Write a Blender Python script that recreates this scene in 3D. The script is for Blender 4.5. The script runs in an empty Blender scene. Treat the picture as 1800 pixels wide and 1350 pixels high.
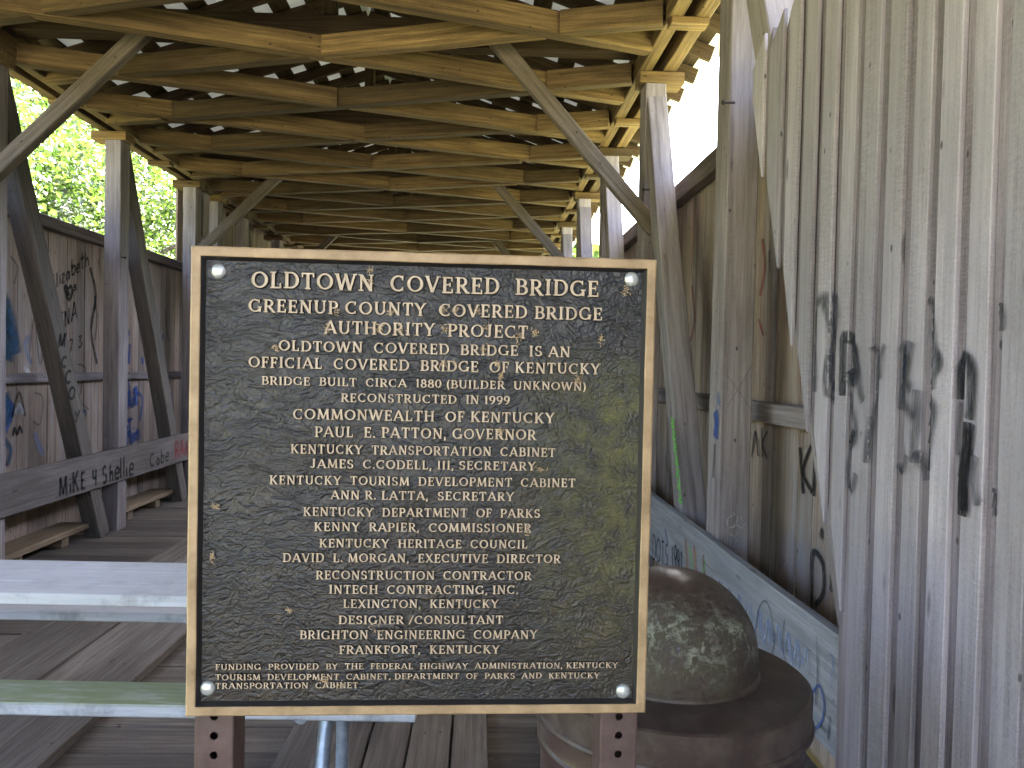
import bpy, bmesh, math, random
from mathutils import Vector, Matrix, noise as mnoise
random.seed(7)
R = math.radians
sc = bpy.context.scene
COL = sc.collection

# ------------------------------------------------------------------ camera
F = 1350.0
cam_d = bpy.data.cameras.new('camera'); cam = bpy.data.objects.new('camera', cam_d); COL.objects.link(cam)
CAM = Vector((0, 0, 1.6))
CM = Matrix.Rotation(R(-2.33), 3, 'Z') @ Matrix.Rotation(R(90 - 1.27), 3, 'X') @ Matrix.Rotation(R(1.2), 3, 'Z')
cam.matrix_world = Matrix.Translation(CAM) @ CM.to_4x4()
cam_d.sensor_width = 36; cam_d.lens = 36 * F / 1800.0
cam_d.clip_start = 0.05; cam_d.clip_end = 600
sc.camera = cam

# ------------------------------------------------------------------ sky, sun, exposure
SUN_EL, SUN_AZ = 63, 20
ROOF0 = -4.5           # azimuth from +Y towards +X; bridge extended unseen behind camera to cut front light
w = bpy.data.worlds.new('World'); sc.world = w; w.use_nodes = True
nt = w.node_tree; nt.nodes.clear()
sky = nt.nodes.new('ShaderNodeTexSky'); sky.sky_type = 'NISHITA'; sky.sun_disc = False
sky.sun_elevation = R(SUN_EL); sky.sun_rotation = R(SUN_AZ); sky.air_density = 0.75; sky.dust_density = 6.0; sky.ozone_density = 1.0
bg = nt.nodes.new('ShaderNodeBackground'); bg.inputs['Strength'].default_value = 0.15
wo = nt.nodes.new('ShaderNodeOutputWorld')
nt.links.new(sky.outputs[0], bg.inputs[0]); nt.links.new(bg.outputs[0], wo.inputs[0])
sd = bpy.data.lights.new('sun', 'SUN'); sd.energy = 5.0; sd.angle = R(0.5); sd.color = (1.0, 0.95, 0.86)
sun = bpy.data.objects.new('sun', sd); COL.objects.link(sun)
sdir = Vector((math.sin(R(SUN_AZ)) * math.cos(R(SUN_EL)), math.cos(R(SUN_AZ)) * math.cos(R(SUN_EL)), math.sin(R(SUN_EL))))
sun.rotation_euler = (-sdir).to_track_quat('-Z', 'Y').to_euler()
sc.view_settings.view_transform = 'Standard'; sc.view_settings.look = 'None'
sc.view_settings.gamma = 1.0; sc.view_settings.exposure = 4.8
sc.cycles.use_denoising = True
sc.cycles.max_bounces = 10; sc.cycles.diffuse_bounces = 7; sc.cycles.transparent_max_bounces = 16
sc.cycles.sample_clamp_indirect = 6.0

# ------------------------------------------------------------------ pixel rays (photo pixels 1800x1350) onto real planes
def ray(px, py): return CM @ Vector(((px - 900) / F, -(py - 675) / F, -1.0))
def onX(px, py, X): d = ray(px, py); return CAM + d * (X / d.x)
def onY(px, py, Y): d = ray(px, py); return CAM + d * (Y / d.y)
def onZ(px, py, Z): d = ray(px, py); return CAM + d * ((Z - CAM.z) / d.z)

# ------------------------------------------------------------------ object helpers
WM = {}
def _fix(o, parent, world):
    WM[o.name] = world
    if parent is not None:
        o.parent = parent; o.matrix_parent_inverse = WM[parent.name].inverted()
    o.matrix_basis = world
def empty(name, loc, label, cat, group=None):
    o = bpy.data.objects.new(name, None); COL.objects.link(o); o.empty_display_size = .1
    _fix(o, None, Matrix.Translation(Vector(loc)))
    o['label'] = label; o['category'] = cat
    if group: o['group'] = group
    return o
def tag(o, label, cat, group=None, kind=None):
    o['label'] = label; o['category'] = cat
    if group: o['group'] = group
    if kind: o['kind'] = kind
    return o
class MB:
    def __init__(s): s.v = []; s.f = []; s.m = []; s.uv = {}
    def quad(s, pts, mi=0):
        n = len(s.v); s.v += [tuple(p) for p in pts]; s.f.append(tuple(range(n, n + len(pts)))); s.m.append(mi)
    def box(s, x0, x1, y0, y1, z0, z1, mi=0):
        n = len(s.v)
        s.v += [(x0, y0, z0), (x1, y0, z0), (x1, y1, z0), (x0, y1, z0), (x0, y0, z1), (x1, y0, z1), (x1, y1, z1), (x0, y1, z1)]
        for q in ((0, 3, 2, 1), (4, 5, 6, 7), (0, 1, 5, 4), (1, 2, 6, 5), (2, 3, 7, 6), (3, 0, 4, 7)):
            s.f.append(tuple(n + i for i in q)); s.m.append(mi)
    def loft(s, rings, mi=0, cap=True, close=True):
        n0 = len(s.v); k = len(rings[0])
        for r in rings: s.v += [tuple(p) for p in r]
        for i in range(len(rings) - 1):
            for j in range(k if close else k - 1):
                a = n0 + i * k + j; b = n0 + i * k + (j + 1) % k
                s.f.append((a, b, b + k, a + k)); s.m.append(mi)
        if cap:
            s.f.append(tuple(n0 + j for j in reversed(range(k)))); s.m.append(mi)
            s.f.append(tuple(n0 + (len(rings) - 1) * k + j for j in range(k))); s.m.append(mi)
    def tube(s, pts, r, seg=14, mi=0, cap=True):
        pts = [Vector(p) for p in pts]; rings = []
        rad = r if isinstance(r, (list, tuple)) else [r] * len(pts)
        up = None
        for i, p in enumerate(pts):
            d = (pts[min(i + 1, len(pts) - 1)] - pts[max(i - 1, 0)]).normalized()
            if up is None: up = d.orthogonal().normalized()
            up = (up - d * up.dot(d)).normalized(); sd_ = d.cross(up)
            rings.append([p + (up * math.cos(2 * math.pi * j / seg) + sd_ * math.sin(2 * math.pi * j / seg)) * rad[i] for j in range(seg)])
        s.loft(rings, mi, cap)
    def lathe(s, prof, c=(0, 0, 0), seg=64, mi=0):
        rings = [[(c[0] + r * math.cos(2 * math.pi * j / seg), c[1] + r * math.sin(2 * math.pi * j / seg), c[2] + z) for j in range(seg)] for r, z in prof]
        s.loft(rings, mi, cap=True)
    def build(s, name, mats, parent=None, world=None, smooth=False, flip=True):
        me = bpy.data.meshes.new(name); me.from_pydata(s.v, [], s.f)
        if not isinstance(mats, (list, tuple)): mats = [mats]
        for m in mats: me.materials.append(m)
        me.polygons.foreach_set('material_index', s.m)
        if s.uv:
            ul = me.uv_layers.new(name='uv')
            for l in me.loops: ul.data[l.index].uv = s.uv.get(l.vertex_index, (0, 0))
        if flip:
            bm = bmesh.new(); bm.from_mesh(me); bmesh.ops.recalc_face_normals(bm, faces=bm.faces); bm.to_mesh(me); bm.free()
        if smooth: me.polygons.foreach_set('use_smooth', [True] * len(me.polygons))
        me.update()
        o = bpy.data.objects.new(name, me); COL.objects.link(o)
        _fix(o, parent, world if world is not None else Matrix.Identity(4))
        return o
def smooth_angle(o, deg=40):
    me = o.data
    me.polygons.foreach_set('use_smooth', [True] * len(me.polygons))
    bm = bmesh.new(); bm.from_mesh(me)
    for e in bm.edges:
        if len(e.link_faces) == 2 and e.calc_face_angle(0) > R(deg): e.smooth = False
    bm.to_mesh(me); bm.free()

# ------------------------------------------------------------------ materials
def nodes(name):
    m = bpy.data.materials.new(name); m.use_nodes = True
    n = m.node_tree; b = n.nodes['Principled BSDF']
    return m, n, b
def N(n, t, **kw):
    x = n.nodes.new(t)
    for k, v in kw.items():
        if k in x.inputs: x.inputs[k].default_value = v
        else: setattr(x, k, v)
    return x
def ramp(n, stops):
    r = n.nodes.new('ShaderNodeValToRGB'); e = r.color_ramp.elements
    while len(e) < len(stops): e.new(0.5)
    for i, (p, c) in enumerate(stops): e[i].position = p; e[i].color = (*c, 1) if len(c) == 3 else c
    return r
def mixc(n, fac, a, b, mode='MIX'):
    x = n.nodes.new('ShaderNodeMix'); x.data_type = 'RGBA'; x.blend_type = mode; x.clamp_factor = True
    for s, v in ((x.inputs[0], fac), (x.inputs[6], a), (x.inputs[7], b)):
        if isinstance(v, bpy.types.NodeSocket): n.links.new(v, s)
        elif isinstance(v, (int, float)): s.default_value = v
        else: s.default_value = (*v, 1)
    return x.outputs[2]
def mth(n, op, a, b=None, clamp=False):
    x = n.nodes.new('ShaderNodeMath'); x.operation = op; x.use_clamp = clamp
    for i, v in enumerate((a, b)):
        if v is None: continue
        if isinstance(v, bpy.types.NodeSocket): n.links.new(v, x.inputs[i])
        else: x.inputs[i].default_value = v
    return x.outputs[0]
def wood(name, lo, mid, hi, axis=0, rough=.8, grain=60, var=.35, stain=.5, saw=0.0, tint=None, bump=.35, crack=.8, weather=None, grit=.18):
    """grain runs along object axis; every board (mesh island) and every beam gets its own offset and tone"""
    m, n, b = nodes(name); L = n.links
    tc = N(n, 'ShaderNodeTexCoord'); ge = N(n, 'ShaderNodeNewGeometry'); oi = N(n, 'ShaderNodeObjectInfo')
    rnd = mth(n, 'FRACT', mth(n, 'ADD', ge.outputs['Random Per Island'], mth(n, 'MULTIPLY', oi.outputs['Random'], 3.7)))
    cx = N(n, 'ShaderNodeCombineXYZ')
    for i, k in enumerate((37., 53., 71.)): L.new(mth(n, 'MULTIPLY', rnd, k), cx.inputs[i])
    va = N(n, 'ShaderNodeVectorMath', operation='ADD'); L.new(tc.outputs['Object'], va.inputs[0]); L.new(cx.outputs[0], va.inputs[1])
    def mp(al, ac):
        q = N(n, 'ShaderNodeMapping'); s = [ac] * 3; s[axis] = al; q.inputs['Scale'].default_value = s; L.new(va.outputs[0], q.inputs[0]); return q.outputs[0]
    g1 = N(n, 'ShaderNodeTexNoise', **{'Scale': 1, 'Detail': 7, 'Roughness': .62, 'Distortion': .35}); L.new(mp(1.6, grain), g1.inputs['Vector'])
    g2 = N(n, 'ShaderNodeTexNoise', **{'Scale': 1, 'Detail': 4, 'Roughness': .6}); L.new(mp(5.0, grain * 4.5), g2.inputs['Vector'])
    bl = N(n, 'ShaderNodeTexNoise', **{'Scale': 1, 'Detail': 5, 'Roughness': .65}); L.new(mp(.9, 3.2), bl.inputs['Vector'])
    fine = N(n, 'ShaderNodeTexNoise', **{'Scale': 140, 'Detail': 3, 'Roughness': .7}); L.new(va.outputs[0], fine.inputs['Vector'])
    gsum = mth(n, 'ADD', mth(n, 'MULTIPLY', g1.outputs[0], .56), mth(n, 'ADD', mth(n, 'MULTIPLY', g2.outputs[0], .26), mth(n, 'MULTIPLY', fine.outputs[0], grit)))
    cr = ramp(n, [(.36, lo), (.5, mid), (.64, hi)]); L.new(gsum, cr.inputs[0])
    col = cr.outputs[0]
    # board to board tone
    tone = ramp(n, [(0, (1 - var,) * 3), (1, (1 + var * .6,) * 3)]); L.new(rnd, tone.inputs[0])
    col = mixc(n, 1.0, col, tone.outputs[0], 'MULTIPLY')
    # water stains and weathering
    sr = ramp(n, [(.38, (1, 1, 1)), (.62, (0, 0, 0))]); L.new(bl.outputs[0], sr.inputs[0])
    col = mixc(n, mth(n, 'MULTIPLY', sr.outputs[0], stain), col, tuple(c * .55 for c in lo))
    if weather:
        wn = N(n, 'ShaderNodeTexNoise', **{'Scale': 1, 'Detail': 6, 'Roughness': .7}); L.new(mp(.6, 7), wn.inputs['Vector'])
        wr = ramp(n, [(.48, (0, 0, 0)), (.66, (1, 1, 1))]); L.new(wn.outputs[0], wr.inputs[0])
        col = mixc(n, mth(n, 'MULTIPLY', wr.outputs[0], .7), col, weather)
    # knots
    vo = N(n, 'ShaderNodeTexVoronoi', **{'Scale': 1, 'Randomness': 1}); L.new(mp(1.7, 7.5), vo.inputs['Vector'])
    kr = ramp(n, [(.0, (1, 1, 1)), (.05, (.8, .8, .8)), (.085, (0, 0, 0))]); L.new(vo.outputs['Distance'], kr.inputs[0])
    col = mixc(n, mth(n, 'MULTIPLY', kr.outputs[0], .75), col, tuple(c * .3 for c in lo))
    vs = N(n, 'ShaderNodeTexVoronoi', **{'Scale': 1, 'Randomness': 1}); L.new(mp(7, 13), vs.inputs['Vector'])
    ks = ramp(n, [(.05, (1, 1, 1)), (.09, (0, 0, 0))]); L.new(vs.outputs['Distance'], ks.inputs[0])
    col = mixc(n, mth(n, 'MULTIPLY', ks.outputs[0], .8), col, tuple(c * .2 for c in lo))
    # checks and drying cracks
    ck = N(n, 'ShaderNodeTexNoise', **{'Scale': 1, 'Detail': 3, 'Distortion': .2}); ck.noise_type = 'RIDGED_MULTIFRACTAL'; L.new(mp(.55, grain * .42), ck.inputs['Vector'])
    cc = ramp(n, [(.74, (0, 0, 0)), (.88, (1, 1, 1))]); L.new(ck.outputs[0], cc.inputs[0])
    cm = mth(n, 'MULTIPLY', cc.outputs[0], crack * .7)
    col = mixc(n, cm, col, tuple(c * .22 for c in lo))
    hgt = mth(n, 'SUBTRACT', gsum, mth(n, 'MULTIPLY', cm, .5))
    if saw > 0:
        q = N(n, 'ShaderNodeMapping'); q.inputs['Rotation'].default_value = (R(28), R(28), 0); s = [30.] * 3; s[axis] = 190.; q.inputs['Scale'].default_value = s; L.new(va.outputs[0], q.inputs[0])
        sw = N(n, 'ShaderNodeTexNoise', **{'Scale': 1, 'Detail': 3, 'Roughness': .6}); L.new(q.outputs[0], sw.inputs['Vector'])
        sc_ = ramp(n, [(.40, (.72,) * 3), (.62, (1.15,) * 3)]); L.new(sw.outputs[0], sc_.inputs[0])
        pm_ = ramp(n, [(.50, (0,) * 3), (.62, (1,) * 3)]); pn = N(n, 'ShaderNodeTexNoise', **{'Scale': 1, 'Detail': 3}); L.new(mp(1.3, 6), pn.inputs['Vector']); L.new(pn.outputs[0], pm_.inputs[0])
        col = mixc(n, mth(n, 'MULTIPLY', pm_.outputs[0], saw), col, mixc(n, 1.0, col, sc_.outputs[0], 'MULTIPLY'))
        hgt = mth(n, 'ADD', hgt, mth(n, 'MULTIPLY', mth(n, 'MULTIPLY', sw.outputs[0], pm_.outputs[0]), saw * .5))
    L.new(col, b.inputs['Base Color'])
    rr = ramp(n, [(.3, (rough + .12,) * 3), (.7, (rough - .08,) * 3)]); L.new(gsum, rr.inputs[0]); L.new(rr.outputs[0], b.inputs['Roughness'])
    b.inputs['Specular IOR Level'].default_value = .3
    bp = N(n, 'ShaderNodeBump', Strength=bump, Distance=.006); L.new(hgt, bp.inputs['Height']); L.new(bp.outputs[0], b.inputs['Normal'])
    return m

W = {}
W['beam'] = wood('roof_timber', (.046, .027, .010), (.122, .076, .028), (.22, .146, .056), 0, .82, 42, .62, .45, .2, bump=.3, crack=1.2)
W['truss'] = wood('truss_timber', (.14, .114, .110), (.25, .212, .203), (.35, .306, .296), 0, .82, 44, .22, .40, .25, weather=(.32, .285, .285), bump=.2)
W['truss_shade'] = wood('shaded_truss_timber', (.06, .049, .041), (.11, .093, .079), (.165, .144, .124), 0, .82, 48, .25, .5, .35)  # left braces only: the shade on that side put into a darker colour
W['gray'] = wood('silvered_wall_board', (.215, .187, .192), (.385, .341, .354), (.50, .448, .465), 2, .86, 52, .36, .40, .4, bump=.3, weather=(.27, .242, .260), grit=.36)
W['back'] = wood('backing_board', (.13, .105, .108), (.235, .195, .202), (.32, .275, .288), 2, .86, 46, .3, .4, .6, bump=.22)  # browner, less weathered boards, with the recess shade put into their darker tone
W['knee'] = wood('knee_brace_timber', (.055, .041, .028), (.11, .085, .06), (.17, .137, .10), 0, .82, 44, .25, .4, .3, bump=.25)
W['wall'] = wood('inner_wall_board', (.18, .127, .092), (.32, .238, .183), (.44, .345, .275), 2, .86, 50, .34, .5, .3, weather=(.32, .295, .28), bump=.2)
W['wallr'] = wood('rail_board', (.10, .075, .055), (.17, .13, .10), (.25, .2, .16), 1, .86, 50, .2, .5, .2)
W['guard'] = wood('guard_rail_board', (.22, .21, .21), (.33, .32, .33), (.43, .42, .43), 1, .8, 40, .1, .4, .4)
W['guardl'] = wood('dark_guard_rail_board', (.16, .135, .12), (.25, .22, .20), (.33, .30, .28), 1, .82, 40, .1, .5, .3)
W['lath'] = wood('roof_lath', (.045, .027, .014), (.095, .058, .03), (.15, .10, .055), 1, .86, 45, .3, .4)
W['rafter'] = wood('roof_rafter', (.030, .018, .009), (.068, .041, .021), (.115, .073, .04), 0, .86, 45, .3, .4)
W['deckx'] = wood('deck_plank', (.085, .068, .055), (.15, .122, .10), (.23, .19, .16), 0, .8, 40, .4, .5, .15, bump=.2)
W['decky'] = wood('runner_wood', (.065, .056, .048), (.125, .108, .093), (.20, .178, .155), 1, .78, 40, .3, .6, .2)
W['curb'] = wood('curb_wood', (.15, .10, .06), (.26, .185, .12), (.36, .27, .18), 1, .8, 40, .2, .5, .2)

def simple(name, col, rough=.5, metal=0, spec=.5):
    m, n, b = nodes(name)
    b.inputs['Base Color'].default_value = (*col, 1); b.inputs['Roughness'].default_value = rough; b.inputs['Metallic'].default_value = metal
    b.inputs['Specular IOR Level'].default_value = spec
    return m, n, b
def speckled(name, col, col2, scale=60, rough=.5, metal=0, lo=.45, hi=.65, bump=.1, stretch=(1, 1, 1), spec=.5, detail=6):
    m, n, b = nodes(name); L = n.links
    tc = N(n, 'ShaderNodeTexCoord'); q = N(n, 'ShaderNodeMapping'); q.inputs['Scale'].default_value = stretch; L.new(tc.outputs['Object'], q.inputs[0])
    x = N(n, 'ShaderNodeTexNoise', **{'Scale': scale, 'Detail': detail, 'Roughness': .65}); L.new(q.outputs[0], x.inputs['Vector'])
    r = ramp(n, [(lo, col), (hi, col2)]); L.new(x.outputs[0], r.inputs[0]); L.new(r.outputs[0], b.inputs['Base Color'])
    b.inputs['Roughness'].default_value = rough; b.inputs['Metallic'].default_value = metal; b.inputs['Specular IOR Level'].default_value = spec
    bp = N(n, 'ShaderNodeBump', Strength=bump, Distance=.003); L.new(x.outputs[0], bp.inputs['Height']); L.new(bp.outputs[0], b.inputs['Normal'])
    return m

# ------------------------------------------------------------------ timber builders
def beam_mesh(ln, wd, ht, jit=.003, ch=.006):
    m = MB(); k = max(2, int(ln / .3) + 1)
    rings = []
    ph = random.random() * 99
    for i in range(k + 1):
        x = ln * i / k
        dy = mnoise.noise(Vector((x * .9, ph, 0))) * jit * 2; dz = mnoise.noise(Vector((x * .9, 5, ph))) * jit * 2
        a, c = wd / 2 + random.uniform(-1, 1) * jit * .35, ht / 2 + random.uniform(-1, 1) * jit * .35
        rings.append([(x, dy + s * (a - u), dz + t * (c - v)) for s, t, u, v in
                      ((1, -1, ch, 0), (1, -1, 0, ch), (1, 1, 0, ch), (1, 1, ch, 0), (-1, 1, ch, 0), (-1, 1, 0, ch), (-1, -1, 0, ch), (-1, -1, ch, 0))])
    m.loft(rings)
    return m
def frame_of(p0, p1, side):
    """local x along the timber, local y near 'side'"""
    p0, p1 = Vector(p0), Vector(p1); d = (p1 - p0).normalized(); s = Vector(side); s = (s - d * s.dot(d)).normalized(); u = d.cross(s)
    M = Matrix((d, s, u)).transposed().to_4x4(); M.translation = p0
    return M, (p1 - p0).length
def timber(name, p0, p1, wd, ht, mat, parent, side=(1, 0, 0), jit=.003, ch=.006):
    M, ln = frame_of(p0, p1, side)
    return beam_mesh(ln, wd, ht, jit, ch).build(name, mat, parent, M)

# ================================================================== GROUND
def ground():
    m, n, b = nodes('grass_ground'); L = n.links
    tc = N(n, 'ShaderNodeTexCoord')
    a = N(n, 'ShaderNodeTexNoise', **{'Scale': .35, 'Detail': 8, 'Roughness': .7}); L.new(tc.outputs['Object'], a.inputs['Vector'])
    c = N(n, 'ShaderNodeTexNoise', **{'Scale': 14, 'Detail': 6, 'Roughness': .7}); L.new(tc.outputs['Object'], c.inputs['Vector'])
    r = ramp(n, [(.35, (.065, .085, .03)), (.5, (.11, .125, .05)), (.68, (.22, .19, .12))]); L.new(a.outputs[0], r.inputs[0])
    r2 = ramp(n, [(.3, (.55,) * 3), (.7, (1.3,) * 3)]); L.new(c.outputs[0], r2.inputs[0])
    L.new(mixc(n, 1.0, r.outputs[0], r2.outputs[0], 'MULTIPLY'), b.inputs['Base Color']); b.inputs['Roughness'].default_value = .95
    mb = MB(); xs = [-300, -150, -80, -45, -28, -18, -12, -8, -6, -5, -4.2, -3, -2, -1, 0, 1, 2, 3, 4.5, 6, 9, 14, 22, 40, 80, 150, 300]
    ys = [-300, -120, -50, -25, -12, -7, -5.5, -4.2, -3, -2, -1, 0, 1.2, 2.5, 4, 6, 9, 12, 16, 19, 22, 26, 32, 45, 80, 150, 300]
    def h(x, y):
        d = min(1, max(0, (y + 4.2) / 4.0)) * min(1, max(0, (26 - y) / 5.0)); d = d * d * (3 - 2 * d)
        return -.12 - 2.6 * d + mnoise.noise(Vector((x * .21, y * .21, 3))) * .25 * min(1, max(0, abs(x + 1.15) - 3) / 3 + d)
    for y in ys:
        for x in xs: mb.v.append((x, y, h(x, y)))
    k = len(xs)
    for j in range(len(ys) - 1):
        for i in range(k - 1):
            mb.f.append((j * k + i, j * k + i + 1, (j + 1) * k + i + 1, (j + 1) * k + i)); mb.m.append(0)
    o = mb.build('ground', m, smooth=True); o['kind'] = 'structure'
    # gravel approach in front of the portal, widened out of view for neutral bounce light
    mb = MB(); gr = speckled('gravel', (.20, .185, .16), (.34, .32, .28), 45, .95, bump=.6)
    n_ = 16
    for i in range(n_ + 1):
        y = ROOF0 + .22 - 40 * (i / n_) ** 1.6
        e = 1 + min(9, max(0, (ROOF0 - y)) * 1.4); mb.v += [(-3.4 - e + math.sin(i * 1.3) * .15, y, h(-3.4 - e, y) + .03), (-1.2, y, h(-1.2, y) + .06), (1.1 + e + math.sin(i * 1.7) * .15, y, h(1.1 + e, y) + .03)]
    for i in range(n_):
        for j in range(2): mb.f.append((i * 3 + j, i * 3 + j + 1, i * 3 + j + 4, i * 3 + j + 3)); mb.m.append(0)
    o = mb.build('gravel_path', gr); o['kind'] = 'structure'
ground()

# ================================================================== BRIDGE
YEND = 20.4; XC = -1.15
XL, XR = -3.45, 1.15                      # inner faces of the two trusses
POSTY = [3.72 + 1.92 * k for k in range(-4, 9)]
# ---- deck
mb = MB(); y = ROOF0 + .2
while y < YEND:
    wd = random.uniform(.21, .27); t = random.uniform(-.004, .004)
    mb.box(-3.80 + random.uniform(-.02, .02), 1.46 + random.uniform(-.02, .02), y, y + wd - .007, -.13, -.05 + t); y += wd
floor = mb.build('bridge_floor', W['deckx']); floor['kind'] = 'structure'
for i, xs in enumerate(([-.80, -.445, -.275, -.095, .062], [-2.62, -2.40, -2.16, -1.93, -1.69])):
    for a, c in zip(xs[:-1], xs[1:]):
        y = .34
        while y < YEND - .3:
            ln = min(random.uniform(3.2, 4.9) if y > .4 else random.uniform(4.2, 5.6), YEND - .3 - y)
            m_ = beam_mesh(ln - .006, c - a - .009, .05, .0025, .004)
            M, _ = frame_of(((a + c) / 2, y, -.0205 + random.uniform(-.002, .003)), ((a + c) / 2, y + 1, -.0205), (1, 0, 0))
            m_ = m_.build('runner_plank', W['beam'] if 0 else W['decky_x'] if 'decky_x' in W else W.setdefault('decky_x', wood('runner_plank_wood', (.085, .070, .058), (.15, .125, .105), (.225, .195, .165), 0, .8, 40, .3, .5, .2, bump=.2)), floor, M)
            y += ln
# ---- trusses
def truss(side):
    s = 1 if side == 'r' else -1
    xi = XR if s > 0 else XL
    lab = 'timber truss of bare posts before the white sky gap, with a tall painted kick board' if s > 0 else \
          'timber truss in front of the graffitied wall and trees, with a low lettered guard rail'
    root = empty('timber_truss', (xi, .5, 0), lab, 'truss', 'timber trusses of the covered bridge')
    mat = W['truss']
    xc = xi + s * .075
    for k, y in enumerate(POSTY + ([9.74, 10.26] if s < 0 else [])):
        if y < 2.5 and s > 0: continue
        timber('post', (xc, y, -.05), (xc + s * .0, y, 3.67), .15, .19, mat, root)
        cb = MB(); x0, x1 = sorted((xi - s * .045, xi + s * .275))
        timber('cap_block', (x0, y, 3.712), (x1, y, 3.712), .2, .082, W['beam'], root, side=(0, 1, 0))
    for k in range(len(POSTY) - 1):
        y0, y1 = POSTY[k], POSTY[k + 1]
        if s > 0:
            if y1 < 2.5: continue
            if y0 < 2.5:
                timber('brace', (xc + .004, 1.95, -.05), (xc + .004, 3.52, 3.66), .145, .17, mat, root, ch=.005); continue
            timber('brace', (xc + .004, y0 + .30, -.05), (xc + .004, y1 - .04 + .08, 3.665), .142, .17, mat, root)
        else:
            timber('brace', (xc - .004, y1 - .30, -.05), (xc - .004, y0 + .02, 3.665), .142, .17, W['truss_shade'], root)
    # doubled top chord with a slot
    for a, c in ((-.05, .042), (.12, .215)):
        y = ROOF0 + .1
        while y < YEND:
            ln = min(4.8 if y > 0 else 4.2, YEND - y)
            x = xi + s * (a + c) / 2
            timber('top_chord', (x, y, 3.875), (x, y + ln - .004, 3.875), c - a, .235, W['beam'], root, side=(1, 0, 0)); y += ln
    for k, y in enumerate(POSTY):
        if y < 2: continue
        x0, x1 = sorted((xi - s * .03, xi + s * .20))
        timber('spacer_block', (x0, y + 1.02, 3.738), (x1, y + 1.02, 3.738), .12, .04, W['beam'], root, side=(0, 1, 0))
    # kick board / guard rail on the inner face
    rails = []
    if s > 0:
        M, ln = frame_of((1.122, .9, .61), (1.122, 8.4, .61), (1, 0, 0)); g = W['guard']; hh = .38
        rails.append(timber('kick_board', (1.122, ROOF0 + .2, .61), (1.122, 6.3, .612), .044, .38, W['guardx'], root))
        rails.append(timber('kick_board', (1.122, 6.304, .612), (1.122, 12.3, .612), .044, .38, W['guardx'], root))
        rails.append(timber('kick_board', (1.122, 12.304, .612), (1.122, YEND, .612), .044, .38, W['guardx'], root))
    else:
        for a, c in ((3.0, 4.9), (4.904, 10.6), (10.604, 15.6), (15.604, YEND)):
            rails.append(timber('guard_rail', (XL + .022, a, .592), (XL + .022, c, .592), .044, .315, W['guardlx'], root))
    return root, rails
W['guardx'] = wood('kick_board_wood', (.17, .165, .17), (.27, .265, .27), (.36, .355, .365), 0, .8, 34, .08, .45, .4, weather=(.17, .185, .21))
W['guardlx'] = wood('guard_rail_wood', (.085, .068, .060), (.14, .118, .108), (.19, .168, .158), 0, .82, 36, .1, .5, .3)
trussR, railsR = truss('r')
trussL, railsL = truss('l')
# ledges at the foot of the far truss
for k in range(len(POSTY) - 1):
    y0, y1 = POSTY[k] + .14, POSTY[k + 1] - .42
    timber('foot_ledge', (-3.675, y0, .075), (-3.675, y1, .075), .27, .05, W['curbx'] if 'curbx' in W else W.setdefault('curbx', wood('ledge_wood', (.13, .09, .055), (.23, .165, .10), (.33, .25, .16), 0, .8, 40, .2, .5, .2)), trussL, side=(1, 0, 0))
    for q in (.25, .75):
        yy = y0 + (y1 - y0) * q
        timber('ledge_block', (-3.78, yy, 0.0), (-3.585, yy, 0.0), .11, .096, W['curbx'], trussL, side=(0, 1, 0))

# ---- outer plank walls
def plank_wall(x, s, y0, y1, z0, z1, root, mat, pitch=.148):
    mb = MB(); y = y0
    while y < y1:
        wd = random.uniform(pitch - .015, pitch + .015); e = random.uniform(-.004, .004); g = random.uniform(.003, .008)
        a, c = sorted((x + e, x + e + s * .022))
        mb.box(a, c, y, y + wd - g, z0 + random.uniform(-.02, .02), z1 + random.uniform(-.006, .006))
        a, c = sorted((x + s * .030, x + s * .048))
        mb.box(a, c, y + wd - .035, y + wd + .028, z0, z1 - .02)
        y += wd
    return mb.build('boards', mat, root)
wallL = empty('plank_wall', (-3.85, 1, -.1), 'half height board wall under the green trees, covered in names and blue paint', 'wall', 'half height side walls of the bridge')
wbL = plank_wall(-3.85, -1, 3.0, YEND, -.15, 2.80, wallL, W['wall'])  # unseen near stretch left out to let side light onto the siding
mbu = MB(); yy = 9.86
while yy < YEND:
    wd = random.uniform(.135, .16); mbu.box(-3.872, -3.85, yy, yy + wd - .004, 2.81, 3.97); mbu.box(-3.896, -3.878, yy + wd - .03, yy + wd + .03, 2.81, 3.95); yy += wd
mbu.build('upper_boards', W['wall'], wallL)
timber('top_rail', (-3.80, 3.0, 2.775), (-3.80, YEND, 2.775), .092, .10, W['rail'] if 'rail' in W else W.setdefault('rail', wood('wall_rail_wood', (.075, .055, .045), (.135, .105, .09), (.20, .165, .145), 0, .86, 45, .2, .5, .3)), wallL)
timber('middle_rail', (-3.805, 3.0, 1.42), (-3.805, YEND, 1.42), .078, .075, W['truss'], wallL)
wallR = empty('plank_wall', (1.5, 1, -.1), 'half height board wall below the white sky gap, behind the bare posts', 'wall', 'half height side walls of the bridge')
wbR = plank_wall(1.5, 1, ROOF0 + .2, YEND, -.15, 2.94, wallR, W['wall'])
timber('top_rail', (1.452, ROOF0 + .2, 2.905), (1.452, YEND, 2.905), .088, .13, W['rail'], wallR)
timber('middle_rail', (1.455, ROOF0 + .2, 1.40), (1.455, YEND, 1.40), .082, .10, W['truss'], wallR)

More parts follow.
